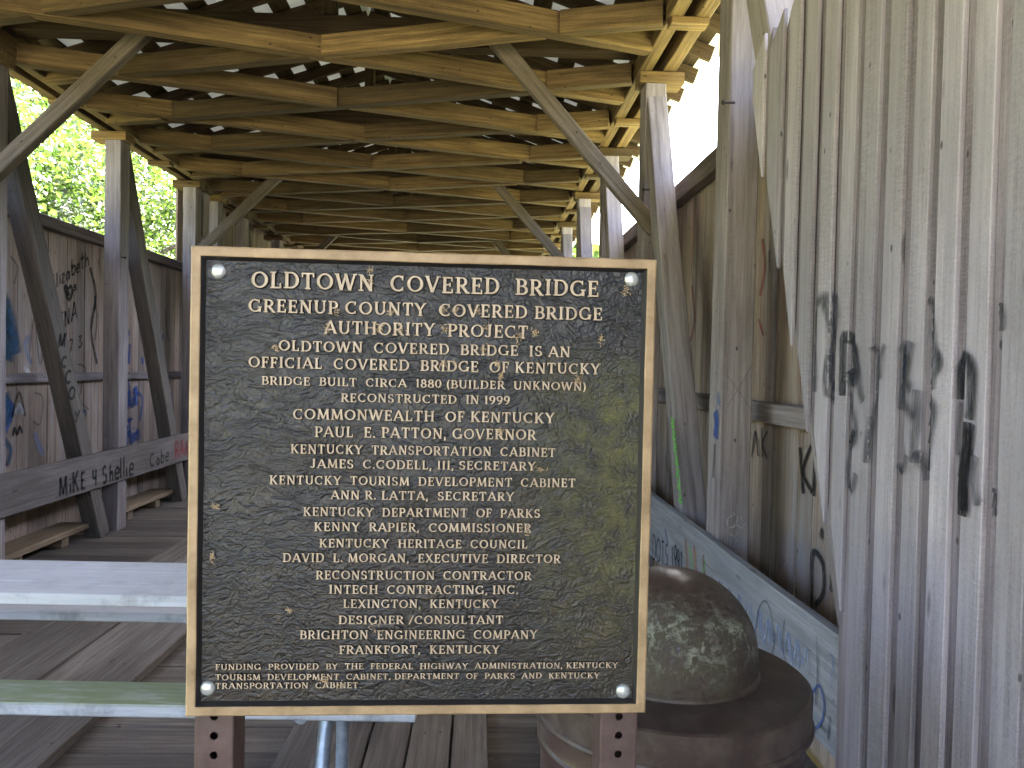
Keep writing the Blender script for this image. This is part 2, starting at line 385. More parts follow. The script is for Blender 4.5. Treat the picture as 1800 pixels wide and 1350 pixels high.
# ---- portal siding on the inner face: board and batten with a stepped slanting edge
SEAM = [3.12, 2.93, 2.74, 2.59, 2.45, 2.315, 2.19, 2.055, 1.925, 1.80, 1.685, 1.565, 1.44, 1.31, 1.18, 1.05, .92, .785, .65, .51, .38, .245, .11, -.03, -.17, -.3, -.44, -.58, -.71, -.85, -.99, -1.12, -1.26, -1.4, -1.53, -1.67, -1.8, -1.95, -2.09, -2.23, -2.36, -2.5, -2.63, -2.77, -2.9, -3.04, -3.18, -3.31, -3.45, -3.58, -3.72, -3.86, -4.0, -4.13, -4.25]
SX0, SX1 = 1.097, 1.083                    # recessed and raised faces
def zdiag(y): return .82 + (y - 2.17) * (2.54 - .82) / (3.05 - 2.17)
BW = []
def portal():
    root = empty('plank_wall', (1.08, 2, 0), 'silver grey board and batten siding with a stepped slanting edge and faded black spray paint', 'wall')
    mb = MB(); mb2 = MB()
    rr = random.Random(3)
    for i in range(len(SEAM) - 1):
        yf, yn = SEAM[i], SEAM[i + 1]; wd = yf - yn
        ya = yn + wd * rr.uniform(.30, .40)         # raised board spans yf..ya, recessed strip ya..yn
        BW.append((yf, ya, yn))
        top = 2.925 + rr.uniform(-.012, .012) + (.06 if yn < 2.6 else 0)
        for (a, c, x, th, ext) in ((yf - .002, ya, SX1, .013, .05), (ya + .03, yn + .010, SX0, .020, .02)):
            zf = zdiag(a) + (.05 if x == SX1 else .02); zn = zdiag(c) - .06
            if c < 2.2: zf = zn = -.045 + rr.uniform(0, .008)
            if i == 0: zf = 2.72
            # a board lofted with slight warp, slanted foot and rounded edges
            segs = 9; rings = []
            ph = rr.random() * 50; chm = .002; xj = rr.uniform(-.003, .003)
            for q in range(segs + 1):
                t = q / segs
                wv = mnoise.noise(Vector((t * 3, ph, 1))) * .003; wx = mnoise.noise(Vector((t * 2.2, 9, ph))) * .003 + xj
                def zz(yv):
                    fr = (yv - c) / (a - c); zb = zn + (zf - zn) * fr; zt = top - fr * (.10 if i < 4 else .02)
                    return zb + (zt - zb) * t
                ring = []
                for (yv, xv) in ((a - chm, x), (a, x + chm), (a, x + th), (c, x + th), (c, x + chm), (c + chm, x)):
                    ring.append((xv + wx, yv + wv, zz(yv)))
                rings.append(ring)
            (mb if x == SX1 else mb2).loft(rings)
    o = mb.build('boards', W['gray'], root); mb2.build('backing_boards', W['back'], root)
    # nailers behind, between siding and wall
    timber('nailer', (1.30, ROOF0 + .3, 2.80), (1.30, 3.05, 2.80), .10, .10, W['truss'], root, side=(1, 0, 0))
    return root, o
portalR, portalB = portal()
def portal_x(y):
    for yf, ya, yn in BW:
        if y <= yf and y > ya: return SX1
        if y <= ya and y > yn: return SX0
    return SX1
# ---- ceiling lattice, tie beams, knee braces
def bracing():
    root = empty('ceiling_bracing', (XC, 2, 3.7), 'overhead lattice of crossed yellow brown beams with tie beams and slanting knee braces', 'ceiling bracing')
    sl = .31; xa = -1.19; z = 3.805
    x0, x1 = XL + .035, XR - .065
    for k in range(-5, 14):
        a = 3.48 + k
        zz = z + random.uniform(-.006, .006)
        through = k % 2 == 0
        for p, q in ([(x0, x1)] if through else [(x0, xa - .052), (xa + .052, x1)]):
            timber('lattice_beam', (p, a + sl * (p - xa), zz), (q, a + sl * (q - xa), zz + random.uniform(-.008, .008)), .10, .150, W['beam'], root, side=(0, 1, 0), jit=.003)
        cuts = [x0, -2.80, xa, .42, x1] if through else [x0, -2.80, .42, x1]
        for i in range(len(cuts) - 1):
            p, q = cuts[i], cuts[i + 1]; p2 = p + (.052 if i else 0); q2 = q - (.052 if i < len(cuts) - 2 else 0)
            zz = z + random.uniform(-.012, .008)
            timber('lattice_beam', (p2, a - sl * (p2 - xa), zz), (q2, a - sl * (q2 - xa), zz), .095, .146, W['beam'], root, side=(0, 1, 0), jit=.004)
    for y in POSTY:
        if y < -.5: continue
        timber('tie_beam', (XL + .04, y, 3.985), (XR - .04, y, 3.985), .14, .19, W['rafter'], root, side=(0, 1, 0))
        timber('ridge_strut', (XC + .02, y, 4.085), (XC + .02, y, 4.78), .09, .09, W['rafter'], root, side=(0, 1, 0))
    for y in (POSTY[5] - .06, POSTY[7] - .06, POSTY[9] - .06, POSTY[11] - .06):
        timber('knee_brace', (XL - .01, y - .02, 2.86), (-2.36, y - .02, 3.96), .085, .105, W['knee'], root, side=(0, 1, 0))
        timber('knee_brace', (1.22, y - .12, 2.60), (.05, y - .12, 3.90), .07, .11, W['knee'], root, side=(0, 1, 0))
    return root
bracing()

# ---- roof
def roof():
    root = empty('bridge_roof', (XC, 2, 5), 'dark open roof of rafters and spaced laths with pale metal sheet showing through the gaps', 'roof')
    zr, ze, hw = 5.02, 4.036, 2.9
    sl = (zr - ze) / hw; cs = 1 / math.sqrt(1 + sl * sl)
    def pt(s, d, up):  # d metres down the slope from the ridge, up = height above the lath plane
        return (XC + s * (d * cs + up * sl * cs), zr - d * sl * cs + up * cs)
    L_ = hw / cs
    for s in (-1, 1):
        y = ROOF0 + .15
        while y < YEND:
            xa, za = pt(s, .03, -.072); xb, zb = pt(s, L_ - .04, -.072)
            timber('rafter', (xa, y, za), (xb, y, zb), .05, .11, W['rafter'], root, side=(0, 1, 0)); y += .44
        d = .06
        while d < L_ - .1:
            xa, za = pt(s, d + .085, 0.0)
            M, ln = frame_of((xa, ROOF0 + .05, za), (xa, YEND + .15, za), (s * cs, 0, -sl * cs))
            beam_mesh(ln, random.uniform(.14, .17), .022, .004, .003).build('lath', W['lathx'], root, M)
            d += .305
        mb = MB()
        # ribbed sheet metal
        prof = []; d = 0
        n_ = int((YEND + .3 - ROOF0) / .05)
        rings = []
        for d in (0.0, L_ * .5, L_ + .05):
            ring = []
            for i in range(n_ + 1):
                up = .022 + (.018 if i % 5 == 0 else 0); x_, z_ = pt(s, d, up); ring.append((x_, ROOF0 + i * .05, z_))
            rings.append(ring)
        mb.loft(rings, cap=False, close=False)
        gs = mb.build('roof_sheet', speckled('galvanised_sheet', (.66, .68, .66), (.80, .82, .80), 6, .55, .0, bump=.05), root).data.materials[0]
        if 'thin' not in gs:
            gs['thin'] = 1; n = gs.node_tree; tr = N(n, 'ShaderNodeBsdfTranslucent'); tr.inputs[0].default_value = (.8, .85, .82, 1); mx = N(n, 'ShaderNodeMixShader'); mx.inputs[0].default_value = .004
            n.links.new(n.nodes['Principled BSDF'].outputs[0], mx.inputs[1]); n.links.new(tr.outputs[0], mx.inputs[2]); n.links.new(mx.outputs[0], n.nodes['Material Output'].inputs[0])
    mb = MB(); mb.loft([[(XC - .16, yy, zr - .02), (XC, yy, zr + .055), (XC + .16, yy, zr - .02), (XC + .16, yy, zr - .016), (XC, yy, zr + .06), (XC - .16, yy, zr - .016)] for yy in (ROOF0 - .02, YEND + .2)])
    mb.build('ridge_cap', bpy.data.materials['galvanised_sheet'], root)
    # gable boards over the portals, the near one unseen, placed to cut front light
    for yy in (ROOF0 + .06, YEND + .05):
        mb = MB(); x = -3.95
        while x < 1.65:
            zt = zr - abs(x + .07 - XC) * sl - .14
            mb.box(x, x + .137, yy, yy + .022, 4.0, max(4.03, zt)); x += .14
        mb.build('gable_boards', W['gray'], root)
W['lathx'] = wood('lath_wood', (.028, .016, .008), (.058, .035, .018), (.10, .064, .034), 0, .86, 45, .3, .4)
roof()

# ================================================================== HISTORICAL PLAQUE
PLY = R(1.4)
P_U = Vector((math.cos(PLY), math.sin(PLY), 0)); P_N = Vector((math.sin(PLY), -math.cos(PLY), 0)); P_V = Vector((0, 0, 1))
P_C = onY(738, 849, 1.02) + P_U * .006 - P_V * .002
PM = Matrix((P_U, P_V, P_N)).transposed().to_4x4(); PM.translation = P_C
PMI = PM.inverted()
def onP(px, py):
    d = ray(px, py); t = (P_C - CAM).dot(P_N) / d.dot(P_N); return PMI @ (CAM + d * t)
# roman capitals: straight strokes, bowls and serifs on a unit cap height
T_, t_ = .175, .115
def bowl(cx, cy, rx, ry, a0, a1): return ('A', cx, cy, rx, ry, a0, a1)
GL = {
 'A': (.86, [('L', .07, 0, .43, 1, t_), ('L', .42, 1, .79, 0, T_), ('L', .2, .32, .66, .32, .09)], [(.08, 0, .12), (.78, 0, .14)]),
 'B': (.70, [('L', .17, 0, .17, 1, T_), ('L', .17, .95, .36, .95, .09), ('L', .17, .53, .38, .53, .09), ('L', .17, .05, .38, .05, .09), bowl(.36, .74, .21, .21, -90, 90), bowl(.38, .29, .26, .24, -90, 90)], [(.12, 0, .12), (.12, 1, .12)]),
 'C': (.84, [bowl(.46, .5, .37, .44, 52, 308)], [], [(.70, .70, .97), (.70, .06, .26)]),
 'D': (.86, [('L', .17, 0, .17, 1, T_), ('L', .17, .95, .40, .95, .09), ('L', .17, .05, .40, .05, .09), bowl(.40, .5, .36, .45, -90, 90)], [(.12, 0, .12), (.12, 1, .12)]),
 'E': (.66, [('L', .17, 0, .17, 1, T_), ('L', .1, .95, .58, .95, .1), ('L', .17, .52, .47, .52, .09), ('L', .1, .05, .61, .05, .1)], [(.12, 0, .1), (.12, 1, .1)], [(.57, .74, .98), (.47, .40, .64), (.60, .02, .27)]),
 'F': (.60, [('L', .17, 0, .17, 1, T_), ('L', .1, .95, .56, .95, .1), ('L', .17, .50, .45, .50, .09)], [(.17, 0, .17), (.12, 1, .1)], [(.55, .72, .98), (.45, .38, .62)]),
 'G': (.90, [bowl(.46, .5, .37, .44, 52, 330), ('L', .76, .04, .76, .42, T_ * .9)], [(.76, .43, .15)], [(.72, .70, .97)]),
 'H': (.88, [('L', .17, 0, .17, 1, T_), ('L', .71, 0, .71, 1, T_), ('L', .17, .52, .71, .52, .09)], [(.17, 0, .16), (.17, 1, .16), (.71, 0, .16), (.71, 1, .16)]),
 'I': (.36, [('L', .18, 0, .18, 1, T_)], [(.18, 0, .16), (.18, 1, .16)]),
 'J': (.52, [('L', .32, .22, .32, 1, T_), ('A', .16, .22, .16, .17, 200, 360)], [(.32, 1, .16)]),
 'K': (.82, [('L', .17, 0, .17, 1, T_), ('L', .22, .42, .64, 1, t_), ('L', .34, .56, .70, 0, T_)], [(.17, 0, .16), (.17, 1, .16), (.64, 1, .13), (.70, 0, .14)]),
 'L': (.64, [('L', .17, 0, .17, 1, T_), ('L', .1, .05, .58, .05, .1)], [(.12, 0, .1), (.17, 1, .16)], [(.57, .02, .30)]),
 'M': (1.04, [('L', .14, 0, .2, 1, t_), ('L', .2, 1, .52, .06, T_), ('L', .52, .06, .84, 1, t_), ('L', .84, 1, .90, 0, T_)], [(.14, 0, .13), (.90, 0, .14), (.17, 1, .1), (.87, 1, .1)]),
 'N': (.88, [('L', .16, 0, .16, 1, t_), ('L', .16, 1, .72, 0, T_), ('L', .72, 0, .72, 1, t_)], [(.16, 0, .14), (.12, 1, .12), (.72, 1, .14)]),
 'O': (.92, [bowl(.46, .5, .37, .44, 0, 360)], []),
 'P': (.66, [('L', .17, 0, .17, 1, T_), ('L', .17, .95, .36, .95, .09), ('L', .17, .46, .36, .46, .09), bowl(.36, .705, .24, .245, -90, 90)], [(.17, 0, .17), (.12, 1, .12)]),
 'R': (.78, [('L', .17, 0, .17, 1, T_), ('L', .17, .95, .36, .95, .09), ('L', .17, .48, .36, .48, .09), bowl(.36, .715, .23, .235, -90, 90), ('L', .36, .50, .70, 0, T_)], [(.17, 0, .16), (.12, 1, .12), (.72, 0, .1)]),
 'S': (.64, [bowl(.32, .725, .20, .225, 40, 260), bowl(.32, .275, .22, .225, -140, 90)], [], [(.50, .72, .97), (.10, .05, .30)]),
 'T': (.74, [('L', .37, 0, .37, 1, T_), ('L', .05, .95, .69, .95, .1)], [(.37, 0, .16)], [(.06, .72, .98), (.68, .72, .98)]),
 'U': (.86, [('L', .17, .36, .17, 1, T_), ('L', .70, .36, .70, 1, t_), ('A', .435, .36, .265, .31, 180, 360)], [(.17, 1, .15), (.70, 1, .14)]),
 'V': (.82, [('L', .09, 1, .41, 0, T_), ('L', .41, 0, .73, 1, t_)], [(.09, 1, .14), (.74, 1, .12)]),
 'W': (1.18, [('L', .09, 1, .35, 0, T_), ('L', .35, 0, .59, .95, t_), ('L', .57, 1, .83, 0, T_), ('L', .83, 0, 1.09, 1, t_)], [(.09, 1, .13), (1.10, 1, .12)]),
 'X': (.80, [('L', .10, 1, .70, 0, T_), ('L', .12, 0, .68, 1, t_)], [(.10, 1, .13), (.70, 0, .13), (.12, 0, .12), (.68, 1, .12)]),
 'Y': (.78, [('L', .39, 0, .39, .45, T_), ('L', .08, 1, .39, .44, T_), ('L', .39, .44, .70, 1, t_)], [(.39, 0, .16), (.08, 1, .12), (.71, 1, .11)]),
 '0': (.64, [bowl(.32, .5, .25, .44, 0, 360)], []),
 '1': (.40, [('L', .22, 0, .22, 1, T_), ('L', .06, .80, .22, .96, .1)], [(.22, 0, .14)]),
 '8': (.62, [bowl(.31, .74, .18, .21, 0, 360), bowl(.31, .28, .23, .23, 0, 360)], []),
 '9': (.62, [bowl(.31, .67, .23, .27, 0, 360), ('A', .10, .62, .43, .60, -80, 10)], []),
 '.': (.24, [('L', .12, 0, .12, .17, .18)], []),
 ',': (.24, [('L', .07, -.16, .13, .16, .15)], []),
 '(': (.34, [('A', .46, .42, .33, .66, 120, 240)], []),
 ')': (.34, [('A', -.12, .42, .33, .66, -60, 60)], []),
 '/': (.46, [('L', .04, -.05, .42, 1.0, .12)], []),
}
LINES = [  # words, left px, right px, centre row px, cap height px
 ('OLDTOWN  COVERED  BRIDGE', 443, 1052, 500, 28.5), ('GREENUP COUNTY  COVERED BRIDGE', 438, 1058, 544.5, 22.5), ('AUTHORITY  PROJECT', 571, 928, 579.5, 22.5),
 ('OLDTOWN  COVERED  BRIDGE  IS AN', 491, 1002, 613, 18.5), ('OFFICIAL  COVERED  BRIDGE  OF KENTUCKY', 438, 1054, 642.5, 19), ('BRIDGE  BUILT  CIRCA  1880 (BUILDER  UNKNOWN)', 461, 1030, 674, 14.5),
 ('RECONSTRUCTED  IN 1999', 600, 896, 701, 15), ('COMMONWEALTH  OF KENTUCKY', 516, 974, 731, 18.5), ('PAUL  E. PATTON, GOVERNOR', 554, 942, 761, 18.5),
 ('KENTUCKY  TRANSPORTATION  CABINET', 512, 976, 791.5, 16), ('JAMES  C.CODELL, III, SECRETARY', 547, 941, 816.5, 15.5), ('KENTUCKY  TOURISM  DEVELOPMENT  CABINET', 475, 1011, 845.5, 15.5),
 ('ANN R. LATTA,  SECRETARY', 582, 903, 870.5, 15.5), ('KENTUCKY  DEPARTMENT  OF  PARKS', 534, 949, 900, 15.5), ('KENNY  RAPIER,  COMMISSIONER', 553, 934, 926, 15.5),
 ('KENTUCKY  HERITAGE  COUNCIL', 562, 927, 954.5, 15), ('DAVID  L. MORGAN,  EXECUTIVE  DIRECTOR', 498, 985, 980, 15.5), ('RECONSTRUCTION  CONTRACTOR', 556, 934, 1010, 15.5),
 ('INTECH  CONTRACTING, INC.', 579, 911, 1035, 15.5), ('LEXINGTON,  KENTUCKY', 604, 876, 1060, 15), ('DESIGNER /CONSULTANT', 596, 884, 1088, 15),
 ('BRIGHTON  ENGINEERING  COMPANY', 528, 944, 1114, 15.5), ('FRANKFORT,  KENTUCKY', 597, 878, 1140, 15),
 ('FUNDING  PROVIDED  BY  THE  FEDERAL  HIGHWAY  ADMINISTRATION, KENTUCKY', 380, 1085, 1169, 10.5), ('TOURISM  DEVELOPMENT  CABINET, DEPARTMENT  OF  PARKS  AND  KENTUCKY', 380, 1053, 1187, 10.5), ('TRANSPORTATION  CABINET.', 380, 635, 1203, 10.5)]
def glyph_strokes(ch):
    """returns a list of (left points, right points) as functions of the extra half width e"""
    g = GL[ch]; out = []
    for s in g[1]:
        if s[0] == 'L':
            x0, y0, x1, y1, w_ = s[1:]
            ln = math.hypot(x1 - x0, y1 - y0)
            if abs(y1 - y0) >= abs(x1 - x0) * .6:
                out.append(lambda e, x0=x0, y0=y0, x1=x1, y1=y1, k=w_ / 2 * min(1.35, ln / abs(y1 - y0)): [(x0 - k - e, y0), (x0 + k + e, y0), (x1 + k + e, y1), (x1 - k - e, y1)])
            else:
                out.append(lambda e, x0=x0, y0=y0, x1=x1, y1=y1, k=w_ / 2: [(x0, y0 - k - e), (x1, y1 - k - e), (x1, y1 + k + e), (x0, y0 + k + e)])
        else:
            out.append(('arc', s[1:]))
    for (x, y, hw) in g[2]:
        b = .078; y0, y1 = ((0, b) if y < .2 else (y - b, y))
        out.append(lambda e, x=x, hw=hw, y0=y0, y1=y1: [(x - hw - e, y0 - e * .5), (x + hw + e, y0 - e * .5), (x + hw + e, y1 + e * .5), (x - hw - e, y1 + e * .5)])
    for (x, y0, y1) in (g[3] if len(g) > 3 else []):
        out.append(lambda e, x=x, y0=y0, y1=y1: [(x - .04 - e, y0), (x + .04 + e, y0), (x + .045 + e, y1), (x - .045 - e, y1)])
    return out
def lettering():
    mb = MB(); rr = random.Random(11)
    for text, xl, xr, yc, cap in LINES:
        a = onP(xl, yc); c = onP(xr, yc); Wd = c.x - a.x; v0 = onP((xl + xr) / 2, yc).y
        H = cap * .000757; sp = .40 if cap > 12 else .42; ls = .115
        nat = 0; pos = []
        for ch in text:
            if ch == ' ': nat += sp; continue
            pos.append((ch, nat)); nat += GL[ch][0] + ls
        nat -= ls
        sx = Wd / nat
        zi = 0
        for ch, x in pos:
            ox = a.x + x * sx; oy = v0 - H / 2 + rr.uniform(-.02, .02) * H
            e1 = .075 * (1 if cap > 12 else 1.2)
            for st in glyph_strokes(ch):
                zt = .0034 + zi * .000012; zi = (zi + 1) % 7
                P = lambda x_, y_, z_: (ox + x_ * sx, oy + y_ * H, z_)
                if isinstance(st, tuple):
                    cx, cy, rx, ry, a0, a1 = st[1][:6]
                    full = a1 - a0 >= 359; k = 22 if full else max(6, int((a1 - a0) / 16))
                    def ring(i, e, z):
                        th = R(a0 + (a1 - a0) * i / k); w_ = (.10 + (T_ - .10) * math.cos(th) ** 2) / 2 + e
                        co, si = math.cos(th), math.sin(th)
                        return P(cx + (rx + w_) * co, cy + (ry + w_) * si, z), P(cx + (rx - w_) * co, cy + (ry - w_) * si, z)
                    for i in range(k):
                        o0, i0 = ring(i, 0, zt); o1, i1 = ring(i + 1, 0, zt); O0, I0 = ring(i, e1, -.0003); O1, I1 = ring(i + 1, e1, -.0003)
                        mb.quad([i0, o0, o1, i1], 0); mb.quad([o0, O0, O1, o1], 1); mb.quad([i1, I1, I0, i0], 1)
                        if not full and i == 0: mb.quad([i0, I0, O0, o0], 1)
                        if not full and i == k - 1: mb.quad([o1, O1, I1, i1], 1)
                else:
                    tp = [P(x_, y_, zt) for x_, y_ in st(0)]; bt = [P(x_, y_, -.0003) for x_, y_ in st(e1)]
                    mb.quad(tp, 0)
                    for i in range(4):
                        j = (i + 1) % 4; mb.quad([tp[j], tp[i], bt[i], bt[j]], 1)
    return mb
def plaque():
    root = empty('historical_plaque', (P_C.x, P_C.y, -.12), 'large square bronze plaque with raised tan lettering on two perforated brown posts', 'sign')
    # ---- cast leather-grain panel
    m, n, b = nodes('cast_bronze'); L = n.links
    tc = N(n, 'ShaderNodeTexCoord'); ob = tc.outputs['Object']
    wv = N(n, 'ShaderNodeTexNoise', **{'Scale': 9, 'Detail': 3}); L.new(ob, wv.inputs['Vector'])
    vadd = N(n, 'ShaderNodeMix'); vadd.data_type = 'VECTOR'; vadd.inputs[0].default_value = .06
    L.new(ob, vadd.inputs[4]); L.new(wv.outputs['Color'], vadd.inputs[5]); wob = vadd.outputs[1]
    def rid(scale, rot, sy, det=3):
        q = N(n, 'ShaderNodeMapping'); q.inputs['Rotation'].default_value = (0, 0, R(rot)); q.inputs['Scale'].default_value = (1, sy, 1); L.new(wob, q.inputs[0])
        x = N(n, 'ShaderNodeTexNoise', **{'Scale': scale, 'Detail': det, 'Roughness': .55, 'Distortion': .5}); L.new(q.outputs[0], x.inputs['Vector']); return x.outputs[0]
    def crease(v, wdt):   # thin ridge lines where the noise crosses one half
        return mth(n, 'SUBTRACT', 1.0, mth(n, 'MULTIPLY', mth(n, 'ABSOLUTE', mth(n, 'SUBTRACT', v, .5)), wdt), True)
    c1 = crease(rid(24, -28, 1.7, 6), 11.); c2 = crease(rid(62, 35, 1.35, 5), 7.); c3 = crease(rid(26, -55, 2.6, 2), 16.); vc = N(n, 'ShaderNodeTexVoronoi', **{'Scale': 120, 'Randomness': 1}); vc.feature = 'DISTANCE_TO_EDGE'; L.new(wob, vc.inputs['Vector']); c4 = mth(n, 'MINIMUM', mth(n, 'MULTIPLY', vc.outputs['Distance'], 6.), 1.0)
    fn = N(n, 'ShaderNodeTexNoise', **{'Scale': 260, 'Detail': 4, 'Roughness': .7}); L.new(ob, fn.inputs['Vector'])
    msk = N(n, 'ShaderNodeTexNoise', **{'Scale': 7, 'Detail': 3}); L.new(ob, msk.inputs['Vector'])
    mr = ramp(n, [(.42, (.15,) * 3), (.62, (1,) * 3)]); L.new(msk.outputs[0], mr.inputs[0])
    h_ = mth(n, 'ADD', mth(n, 'MULTIPLY', mth(n, 'MULTIPLY', c1, mr.outputs[0]), .9), mth(n, 'ADD', mth(n, 'MULTIPLY', c2, .42), mth(n, 'ADD', mth(n, 'MULTIPLY', c3, .6), mth(n, 'ADD', mth(n, 'MULTIPLY', c4, .35), mth(n, 'MULTIPLY', fn.outputs[0], .35)))))
    bp = N(n, 'ShaderNodeBump', Strength=.55, Distance=.0020); L.new(h_, bp.inputs['Height']); L.new(bp.outputs[0], b.inputs['Normal'])
    b2 = N(n, 'ShaderNodeTexNoise', **{'Scale': 11, 'Detail': 6, 'Roughness': .65}); L.new(ob, b2.inputs['Vector'])
    r = ramp(n, [(.35, (.006, .006, .006)), (.55, (.011, .010, .0085)), (.72, (.020, .016, .010))]); L.new(b2.outputs[0], r.inputs[0])
    col = mixc(n, mth(n, 'MULTIPLY', mth(n, 'SUBTRACT', h_, 1.25), .45, True), r.outputs[0], (.04, .033, .020))
    # brown ground reflection put into the colour, in noise patches towards the foot
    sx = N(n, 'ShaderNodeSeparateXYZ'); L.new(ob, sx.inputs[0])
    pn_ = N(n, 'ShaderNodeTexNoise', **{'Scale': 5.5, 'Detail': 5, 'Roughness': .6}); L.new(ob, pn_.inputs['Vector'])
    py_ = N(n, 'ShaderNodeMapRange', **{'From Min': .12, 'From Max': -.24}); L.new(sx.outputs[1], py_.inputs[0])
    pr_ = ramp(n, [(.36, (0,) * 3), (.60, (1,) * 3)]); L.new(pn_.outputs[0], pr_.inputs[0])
    ground_refl = mth(n, 'MULTIPLY', pr_.outputs[0], py_.outputs[0])
    col = mixc(n, mth(n, 'MULTIPLY', ground_refl, .8), col, mixc(n, mth(n, 'MULTIPLY', mth(n, 'SUBTRACT', h_, 1.1), .8, True), (.018, .011, .006), (.075, .050, .022)))
    gx = N(n, 'ShaderNodeMapRange', **{'From Min': .10, 'From Max': .24}); L.new(sx.outputs[0], gx.inputs[0])
    gy = N(n, 'ShaderNodeMapRange', **{'From Min': .20, 'From Max': .12}); L.new(sx.outputs[1], gy.inputs[0])
    gy2 = N(n, 'ShaderNodeMapRange', **{'From Min': -.30, 'From Max': -.05}); L.new(sx.outputs[1], gy2.inputs[0])
    an = N(n, 'ShaderNodeTexNoise', **{'Scale': 34, 'Detail': 8, 'Roughness': .8}); L.new(ob, an.inputs['Vector'])
    ar = ramp(n, [(.40, (0,) * 3), (.66, (1,) * 3)]); L.new(an.outputs[0], ar.inputs[0])
    al = mth(n, 'MULTIPLY', mth(n, 'MULTIPLY', gx.outputs[0], gy.outputs[0]), mth(n, 'MULTIPLY', gy2.outputs[0], ar.outputs[0]))
    col = mixc(n, mth(n, 'MULTIPLY', al, .85), col, (.105, .10, .028))
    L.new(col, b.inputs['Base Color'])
    rg = ramp(n, [(.3, (.30,) * 3), (.7, (.48,) * 3)]); L.new(b2.outputs[0], rg.inputs[0])
    L.new(mth(n, 'ADD', rg.outputs[0], mth(n, 'MULTIPLY', al, .4)), b.inputs['Roughness']); b.inputs['Metallic'].default_value = .0; b.inputs['Specular IOR Level'].default_value = .5
    bronze = m
    tan = speckled('tan_paint', (.20, .130, .062), (.37, .255, .135), 17, .5, 0, .32, .60, bump=.12, spec=.4)
    cream = speckled('worn_tan_letter_face', (.34, .255, .165), (.47, .375, .26), 45, .5, 0, .35, .7, bump=.05, spec=.4)
    side = simple('letter_side_patina', (.012, .010, .009), .55)[0]
    HW, HH = .3035, .3055; B = .0128
    mb = MB(); mb.box(-HW + .006, HW - .006, -HH + .006, HH - .006, -.012, 0)
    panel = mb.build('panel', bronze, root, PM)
    lt = lettering().build('lettering', [cream, side], panel, PM, flip=False)
    # ---- raised frame with mitred corners: outer face, flat top, inner slope
    mb = MB()
    prof = [(0, -.0125, 0), (0, .0065, 0), (.0022, .0085, 0), (B - .0012, .0085, 1), (B, .0075, 1), (B + .0048, -.0005, 1)]
    ring = []; NS = 26
    for ri, (ins, z, _) in enumerate(prof):
        pts = []
        cs = [(-HW + ins, -HH + ins), (HW - ins, -HH + ins), (HW - ins, HH - ins), (-HW + ins, HH - ins)]
        for q in range(4):
            (xa_, ya_), (xb_, yb_) = cs[q], cs[(q + 1) % 4]
            for i in range(NS):
                x_, y_ = xa_ + (xb_ - xa_) * i / NS, ya_ + (yb_ - ya_) * i / NS
                v_ = mnoise.noise(Vector((x_ * 40, y_ * 40, ri * 3.1))) * .0004 + mnoise.noise(Vector((x_ * 9, y_ * 9, 7))) * .0005
                pts.append((x_ + v_, y_ + v_, z + mnoise.noise(Vector((x_ * 25, y_ * 25, 4 + ri))) * .0004))
        ring.append(pts)
    for i in range(len(prof) - 1):
        for j in range(4 * NS):
            k = (j + 1) % (4 * NS)
            mb.quad([ring[i][j], ring[i][k], ring[i + 1][k], ring[i + 1][j]], 1 if i >= 4 else 0)
    mb.build('frame', [tan, side], root, PM, flip=False)
    steel = simple('zinc_rivet', (.50, .51, .48), .36, .55)[0]
    for px, py in ((385, 477), (1110, 491), (366, 1209), (1095, 1214)):
        q = onP(px, py); mb = MB(); r0 = .0098
        mb.lathe([(r0, -.0002), (r0, .0012)] + [(r0 * math.cos(a_), .0012 + .0052 * math.sin(a_)) for a_ in [R(x) for x in (15, 30, 45, 60, 75, 86)]], (q.x, q.y, 0), 24)
        o = mb.build('rivet', steel, root, PM, smooth=True)
    # ---- perforated square posts
    pm = speckled('brown_post_paint', (.062, .036, .030), (.105, .068, .058), 26, .45, 0, .35, .7, bump=.15, spec=.45)
    for px in (370, 1091):
        q = onP(px, 1300); hw = .0262; pitch = .0262; z0 = -.13 - P_C.z; z1 = HH - .02
        cx = q.x; mb = MB()
        fr, bk = -.014, -.014 - hw * 2
        k = 32
        y = onP(px, 1268).y + pitch * .5
        tops = y
        ycur = tops
        # front face: one cell per hole with a round opening and a rim that turns into the tube
        while ycur - pitch > z0:
            yc = ycur - pitch / 2; rad = .0054
            outer = []; inner = []; lip = []
            for i in range(k):
                th = 2 * math.pi * i / k; c_, s_ = math.cos(th), math.sin(th)
                sc_ = min((hw - .003) / max(abs(c_), 1e-6), (pitch / 2) / max(abs(s_), 1e-6))
                outer.append((cx + c_ * sc_, yc + s_ * sc_, fr)); inner.append((cx + c_ * rad, yc + s_ * rad, fr)); lip.append((cx + c_ * rad, yc + s_ * rad, fr - .0025))
            # square the cell corners
            for i in range(k):
                j = (i + 1) % k
                mb.quad([inner[i], outer[i], outer[j], inner[j]]); mb.quad([lip[i], inner[i], inner[j], lip[j]])
                (xa, ya, _), (xb, yb, _) = outer[i], outer[j]
                ea = abs(abs(xa - cx) - (hw - .003)) < 1e-6; eb = abs(abs(xb - cx) - (hw - .003)) < 1e-6
                if ea != eb:
                    cxn = cx + math.copysign(hw - .003, (xa if ea else xb) - cx); cyn = yc + math.copysign(pitch / 2, (yb if ea else ya) - yc)
                    mb.quad([outer[i], (cxn, cyn, fr), outer[j]])
            ycur -= pitch
        for yy0, yy1 in ((tops, z1),):
            mb.quad([(cx - hw + .003, yy0, fr), (cx + hw - .003, yy0, fr), (cx + hw - .003, yy1, fr), (cx - hw + .003, yy1, fr)])
        c0 = .003
